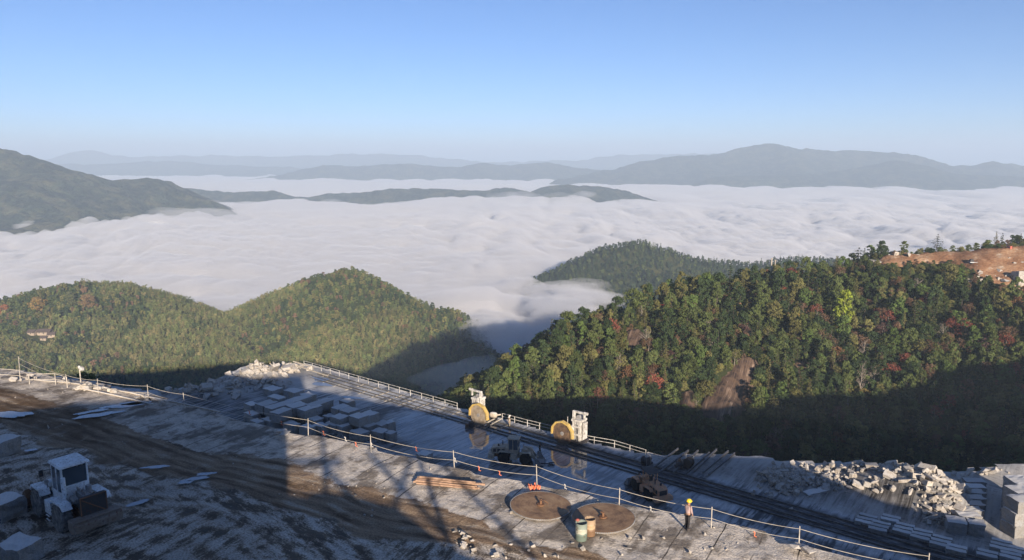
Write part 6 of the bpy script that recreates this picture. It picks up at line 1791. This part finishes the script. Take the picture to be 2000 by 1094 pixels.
# bare pole railing at the far left corner
lr = [(-40, 735), (0, 741), (40, 744), (58, 752), (109, 751), (132, 758)]
P_ = [at(a, b, 0.0) for a, b in lr]; g = empty('pipe_railing', P_[0]); setp(g, 'bent pipe railing at the far left end of the terrace', 'railing')
for c in P_[1:]:
    mb = MB(); mb.cyl(c - g.location, c - g.location + Vector((0, 0, 1.05)), .035, n=6); mb.build('post', M_POST, g)
for hh in (1.02, .5): mb = MB(); mb.tube([c - g.location + Vector((0, 0, hh)) for c in P_], .03, 6); mb.build('bar', M_POST, g)
# pipes lying along the left edge
for i, (a, b) in enumerate((((150, 757), (300, 790)), ((180, 752), (330, 785)), ((60, 742), (170, 752)), ((290, 775), (430, 805)))):
    A_, B_ = at(*a, .12), at(*b, .12); mb = MB(); mb.tube([(0, 0, 0), (B_ - A_) * .5 + Vector((0, 0, .05)), B_ - A_], .07, 7); o = mb.build('pipe', M_GRAN_W); o.location = A_
    setp(o, ['nearest', 'second', 'farthest', 'rightmost'][i] + ' pale pipe lying along the left terrace edge', 'pipe')
c = at(158, 748, 0.0); e = empty('rag_post', c); setp(e, 'leaning post with a grey white rag bundle at the left terrace edge', 'post')
mb = MB(); mb.cyl((0, 0, -.1), (0, 0, 1.5), .05, n=7); mb.build('post', M_POST, e)
mb = MB(); mb.lathe([(.0001, -.2), (.16, -.16), (.26, .0), (.17, .15), (.0001, .2)], (.2, 0, 1.35), (.5, 0, 1), 7); mb.lathe([(.0001, -.15), (.12, -.1), (.12, .1), (.0001, .16)], (.0, 0, 1.5), (-.3, 0, 1), 6); mb.build('rag', M_RAG, e)
# stones along the left edge
for i in range(30):
    px = rng.uniform(20, 320); py = np.interp(px, [0, 100, 200, 300, 400], [729, 741, 760, 783, 808]) + rng.normal(2, 3)
    p = at(px, py, 0); s_ = rng.uniform(.25, .7); rock('edge_stone', (p.x, p.y, .12), s_ * 1.4, tuple(rng.uniform(-.4, .4, 3)), 'granite stone at the left terrace edge', 'stones along the left terrace edge')

# ------------------------------------------------------------------ people
def skin_obj(name, verts, edges, mat, parent, sub=2):
    me = bpy.data.meshes.new(name); me.from_pydata([v[0] for v in verts], edges, []); me.materials.append(mat)
    o = bpy.data.objects.new(name, me); COL.objects.link(o); o.parent = parent
    o.modifiers.new('skin', 'SKIN').use_smooth_shade = True
    sv = me.skin_vertices[0].data
    for i, v in enumerate(verts): sv[i].radius = (v[1], v[2] if len(v) > 2 else v[1]); sv[i].use_root = (i == 0)
    s_ = o.modifiers.new('sub', 'SUBSURF'); s_.levels = sub; s_.render_levels = sub
    return o
M_SKIN = mat_simple('skin', (.36, .21, .14), .6, .4, 0, 8, .1); M_HAIR = mat_simple('black_hair', (.015, .012, .01), .6)
def person(loc, ang, label, shirt, trousers, helmet, lean=0.0, armL=((.04, .0, -.28), (.06, 0, -.52)), armR=((.04, 0, -.28), (.08, 0, -.52)), legs=((.0, .0), (.0, .0)), turn=0.0, brim=True):
    """local +x is where the person faces; arms: elbow and wrist offsets from the shoulder"""
    e = empty('person', loc, ang); setp(e, label, 'person')
    L = Matrix.Rotation(lean, 4, 'Y'); hip = Vector((0, 0, .92))
    def up(x, y, z): return tuple(hip + (L @ (Vector((x, y, z)) - hip)))
    V = [(tuple(hip), .135, .10)]; Ed = []
    def add(p, r, par, r2=None): V.append((tuple(p), r, r2 or r)); Ed.append((par, len(V) - 1)); return len(V) - 1
    sp = add(up(0, 0, 1.12), .125, 0, .10); ch = add(up(0, 0, 1.33), .155, sp, .11); nk = add(up(.01, 0, 1.46), .055, ch)
    hd0 = add(up(.03, 0, 1.55), .075, nk); hd1 = add(up(.03, 0, 1.64), .085, hd0); add(up(.02, 0, 1.71), .05, hd1)
    add(up(.125, 0, 1.585), .014, hd0)
    hands = []
    for s, arm in ((1, armL), (-1, armR)):
        sh = up(0, s * .175, 1.40); i0 = add(sh, .058, ch); el = Vector(sh) + Vector(arm[0]); wr = Vector(sh) + Vector(arm[1])
        i1 = add(el, .042, i0); i2 = add(wr, .028, i1); dr = (wr - el).normalized(); pm = add(wr + dr * .08, .034, i2, .018)
        sd = dr.cross(Vector((0, s, 0))); sd = sd.normalized() if sd.length > .1 else Vector((1, 0, 0))
        for k_, (off, ln) in enumerate(((-.027, .07), (-.009, .08), (.009, .075), (.027, .06))):
            f0 = add(wr + dr * .13 + sd * off, .009, pm); add(wr + dr * (.13 + ln) + sd * off * 1.1 + Vector((0, -s * .02, 0)), .007, f0)
        th = add(wr + dr * .05 + sd * .045, .011, i2); add(wr + dr * .10 + sd * .065, .009, th)
        hands.append((sh, el, wr))
    feet = []
    for s, lg in ((1, legs[0]), (-1, legs[1])):
        h_ = add((0, s * .09, .86), .085, 0); k_ = add((lg[0], s * .10, .49), .058, h_); a_ = add((lg[1], s * .105, .09), .038, k_); t_ = add((lg[1] + .13, s * .115, .035), .03, a_, .04)
        feet.append(((0, s * .09, .86), (lg[0], s * .10, .49), (lg[1], s * .105, .09)))
    skin_obj('body', V, Ed, M_SKIN, e)
    SV = [(up(0, 0, .93), .155, .125), (up(0, 0, 1.12), .15, .12), (up(0, 0, 1.33), .175, .13), (up(0, 0, 1.42), .09, .08)]; SE = [(0, 1), (1, 2), (2, 3)]
    for sh, el, wr in hands:
        SV += [(sh, .075), (tuple(el), .058), (tuple(Vector(el).lerp(Vector(wr), .85)), .044)]; n_ = len(SV); SE += [(2, n_ - 3), (n_ - 3, n_ - 2), (n_ - 2, n_ - 1)]
    skin_obj('shirt', SV, SE, shirt, e)
    TV = [((0, 0, .95), .15, .118)]; TE2 = []
    for h_, k_, a_ in feet:
        TV += [(h_, .10), (k_, .074), (a_, .06)]; n_ = len(TV); TE2 += [(0, n_ - 3), (n_ - 3, n_ - 2), (n_ - 2, n_ - 1)]
    skin_obj('trousers', TV, TE2, trousers, e)
    for h_, k_, a_ in feet:
        mb = MB(); mb.box((a_[0] + .06, a_[1], .05), (.27, .10, .09), taper=(.85, .8)); mb.box((a_[0] - .02, a_[1], .11), (.11, .09, .10)); mb.build('boot', M_DARK, e, .015)
    mb = MB(); mb.lathe([(.10, -.02), (.108, .03), (.07, .11), (.0001, .12)], up(.02, 0, 1.63), L @ Vector((0, 0, 1)), 14); mb.build('hair', M_HAIR, e, 0, True)
    if helmet:
        c = up(.025, 0, 1.68); ax = L @ Vector((0, 0, 1)); mb = MB(); mb.lathe([(.155, -.02), (.15, 0), (.142, .03), (.128, .08), (.085, .125), (.0001, .14)], c, ax, 18)
        mb.box(tuple(Vector(c) + L.to_3x3() @ Vector((.15, 0, -.012))), (.10, .17, .015)); mb.build('helmet', helmet, e, 0, True)
    for s in (-1, 1): mb = MB(); mb.box(up(.113, s * .035, 1.615), (.012, .022, .01)); mb.build('eye', M_HAIR, e)
    return e
M_SHIRT1 = mat_simple('pink_grey_shirt', (.42, .30, .28), .9, .1, .2, 5, .15); M_TR1 = mat_simple('dark_trousers', (.035, .033, .035), .9, .1); M_HELM_Y = mat_simple('yellow_helmet', (.80, .55, .02), .35, .5, 0, 2, .05)
M_HELM_W = mat_simple('white_helmet', (.7, .68, .6), .4, .5, 0, 2, .05); M_BLACKC = mat_simple('black_work_clothes', (.02, .02, .022), .9, .1); M_TANC = mat_simple('tan_work_clothes', (.34, .29, .21), .9, .1)
c = at(1342, 1035, .06)
person(c, rad(35), 'person in yellow helmet, pinkish shirt and dark trousers standing on the terrace edge', M_SHIRT1, M_TR1, M_HELM_Y, lean=.05, armL=((.05, .06, -.27), (.22, .02, -.40)), armR=((.03, -.05, -.28), (.16, 0, -.46)), legs=((.03, .03), (-.01, -.05)))
c = at(1054, 886, FLOOR_Z)
person(c, rad(10), 'person in dark clothes reaching forward beside the tan loader bucket', M_BLACKC, M_BLACKC, None, lean=.12, armL=((.22, .05, -.06), (.45, .0, .02)), armR=((.20, -.05, -.12), (.42, -.05, -.12)), legs=((.16, .18), (-.06, -.22)))
c = at(996, 831, FLOOR_Z)
person(c, rad(200), 'person in black jacket and white helmet at the guard rail beside the first saw', M_BLACKC, M_BLACKC, M_HELM_W, armL=((.06, .08, -.27), (.2, .0, -.4)))
c = at(1000, 832, FLOOR_Z) - E2 * .6
person(c, rad(160), 'person in tan work clothes and pale helmet standing in front of the worker in black', M_TANC, M_TANC, M_HELM_W, lean=.1, armR=((.1, -.05, -.25), (.28, 0, -.3)))
c = at(1004, 893, FLOOR_Z); 
# ------------------------------------------------------------------ the clearing and the farm
def ground_at(px, py, a=200, b=1400):
    q = 0
    while True:
        x, y, z, ok = hit([px], [py + q], a, b, 1200); q += 1
        if ok[0] or q > 40: return Vector((float(x[0]), float(y[0]), float(z[0])))
for i, (px, py, w_, h_, lb) in enumerate([(1774, 503, 5.5, 4.4, 'largest cream granite boulder at the left end of the red clearing'), (1748, 501, 3.8, 4.0, 'orange brown boulder left of the largest cream boulder'), (1735, 502, 2.6, 2.4, 'small white boulder left of the orange brown boulder'), (1713, 514, 5.0, 2.4, 'long pale block below the skyline boulders'), (1818, 494, 3.0, 1.8, 'pale boulder on the skyline left of the lone pine'), (1832, 492, 2.4, 1.5, 'low pale boulder under the lone pine'), (1850, 490, 2.6, 1.4, 'pale boulder just right of the lone pine'), (1862, 489, 2.8, 1.3, 'flat pale boulder farther right of the lone pine'), (1792, 497, 2.8, 1.6, 'small boulder right of the largest cream boulder'), (1960, 488, 3.6, 1.8, 'boulder beside the red truck'), (1995, 553, 7, 7, 'large pale rock at the right edge below the clearing'), (1962, 552, 4.5, 3.0, 'white rock in the heap below the clearing'), (1975, 540, 3.6, 2.6, 'grey rock on top of the heap below the clearing'), (1950, 548, 3, 2.2, 'left rock of the heap below the clearing')]):
    p = ground_at(px, py); rock('granite_boulder', p + Vector((0, 0, h_ * .3)), (w_ * 1.4, w_ * 1.2, h_ * 1.5), (rng.uniform(-.2, .2), rng.uniform(-.2, .2), rng.uniform(0, 6)), lb, None)
for i in range(46):
    px = rng.uniform(1890, 2010); py = rng.uniform(505, 550)
    p = ground_at(px, py); s_ = rng.uniform(.7, 2.3); rock('clearing_stone', p + Vector((0, 0, .3)), s_ * 1.4, tuple(rng.uniform(-.5, .5, 3)), 'pale stone scattered on the red earth clearing', 'stones scattered on the red clearing')
p = ground_at(1976, 489); e = empty('truck', p, rad(200)); setp(e, 'small red truck parked on the red earth clearing', 'truck')
mb = MB(); mb.box((1.9, 0, 1.6), (1.7, 2.1, 1.9), taper=(.85, .95)); mb.build('cab', M_RED, e, .1)
mb = MB(); mb.box((2.72, 0, 1.95), (.06, 1.7, .75)); mb.build('windscreen', M_GLASS, e)
mb = MB(); mb.box((-1.2, 0, 1.5), (4.2, 2.2, 1.1)); mb.build('bed', M_RUST, e, .04)
mb = MB(); mb.box((0, 0, .75), (6.4, 1.0, .25)); mb.build('chassis', M_DARK, e)
for wx in (1.9, -1.4, -2.4):
    for s in (-1, 1): mb = MB(); mb.cyl((wx, s * .75, .48), (wx, s * 1.1, .48), .48, n=16); mb.build('wheel', M_TYRE_D, e)
p = ground_at(1903, 517); e = empty('flatbed_cart', p, rad(170)); setp(e, 'blue grey flatbed cart with dark hood on the red clearing', 'cart')
mb = MB(); mb.box((0, 0, 1.2), (5.2, 2.2, .35)); mb.build('bed', M_CABWHITE, e, .03)
mb = MB(); mb.box((1.6, 0, 2.2), (2.0, 2.0, 1.5), taper=(.8, .9)); mb.build('hood', M_DARK, e, .05)
for wx in (1.7, -1.7):
    for s in (-1, 1): mb = MB(); mb.cyl((wx, s * .7, .5), (wx, s * 1.05, .5), .5, n=14); mb.build('wheel', M_TYRE_D, e)
for i, (px, py, h_) in enumerate([(1506, 532, 8.5), (1513, 532, 7.5)]):
    c = aty(px, py, 425); zt = float(H(c.x, c.y)); mb = MB(); mb.cyl((0, 0, 0), (0, 0, h_ + max(0, c.z - zt)), .4, .3, n=10); mb.box((0, 0, h_ + max(0, c.z - zt)), (1.0, 1.0, .3)); o = mb.build('stone_pillar', M_GRAN_W); o.location = (c.x, c.y, zt - .5); setp(o, ['left', 'right'][i] + ' one of two pale pillars on the crest before the distant hill', 'pillar')
M_WALL = mat_simple('whitewashed_wall', (.36, .29, .22), .9, .1, .1, .8, .2); M_TILE = mat_simple('dark_roof_tiles', (.10, .075, .065), .85, .2, .5, 2.5, .4)
def farmhouse(px, py, w_, d_, h_, ang, label):
    p = ground_at(px, py, 500, 1400); e = empty('farmhouse', p, ang); setp(e, label, 'farmhouse')
    mb = MB(); mb.box((0, 0, h_ / 2 - 1), (w_, d_, h_ + 2)); mb.prism([(-d_ / 2, h_), (d_ / 2, h_), (0, h_ + d_ * .34)], -w_ / 2, w_ / 2, 'x'); mb.build('wall', M_WALL, e)
    mb = MB()
    for s in (-1, 1): mb.prism([(0, h_ + d_ * .36), (0, h_ + d_ * .36 + .25), (s * d_ * .66, h_ - .35), (s * d_ * .66, h_ - .6)], -w_ / 2 - .8, w_ / 2 + .8, 'x')
    mb.build('roof', M_TILE, e)
    mb = MB(); mb.box((0, -d_ / 2 - .03, 1.1), (1.3, .06, 2.2)); mb.build('door', M_DARK, e)
    for q in (-.32, .32): mb = MB(); mb.box((w_ * q, -d_ / 2 - .03, 1.6), (1.2, .06, 1.1)); mb.build('window', M_GLASS, e)
    return e
farmhouse(88, 651, 15, 8, 2.7, .1, 'largest farmhouse with dark tiled roof in the clearing on the left hill')
farmhouse(64, 652, 9, 7, 2.4, -.15, 'smaller dark roofed farmhouse left of the largest one')
farmhouse(101, 656, 8, 6, 2.4, .35, 'small dark roofed farmhouse right of the largest one')
farmhouse(86, 662, 7, 5, 2.0, .05, 'low shed in front of the largest farmhouse')
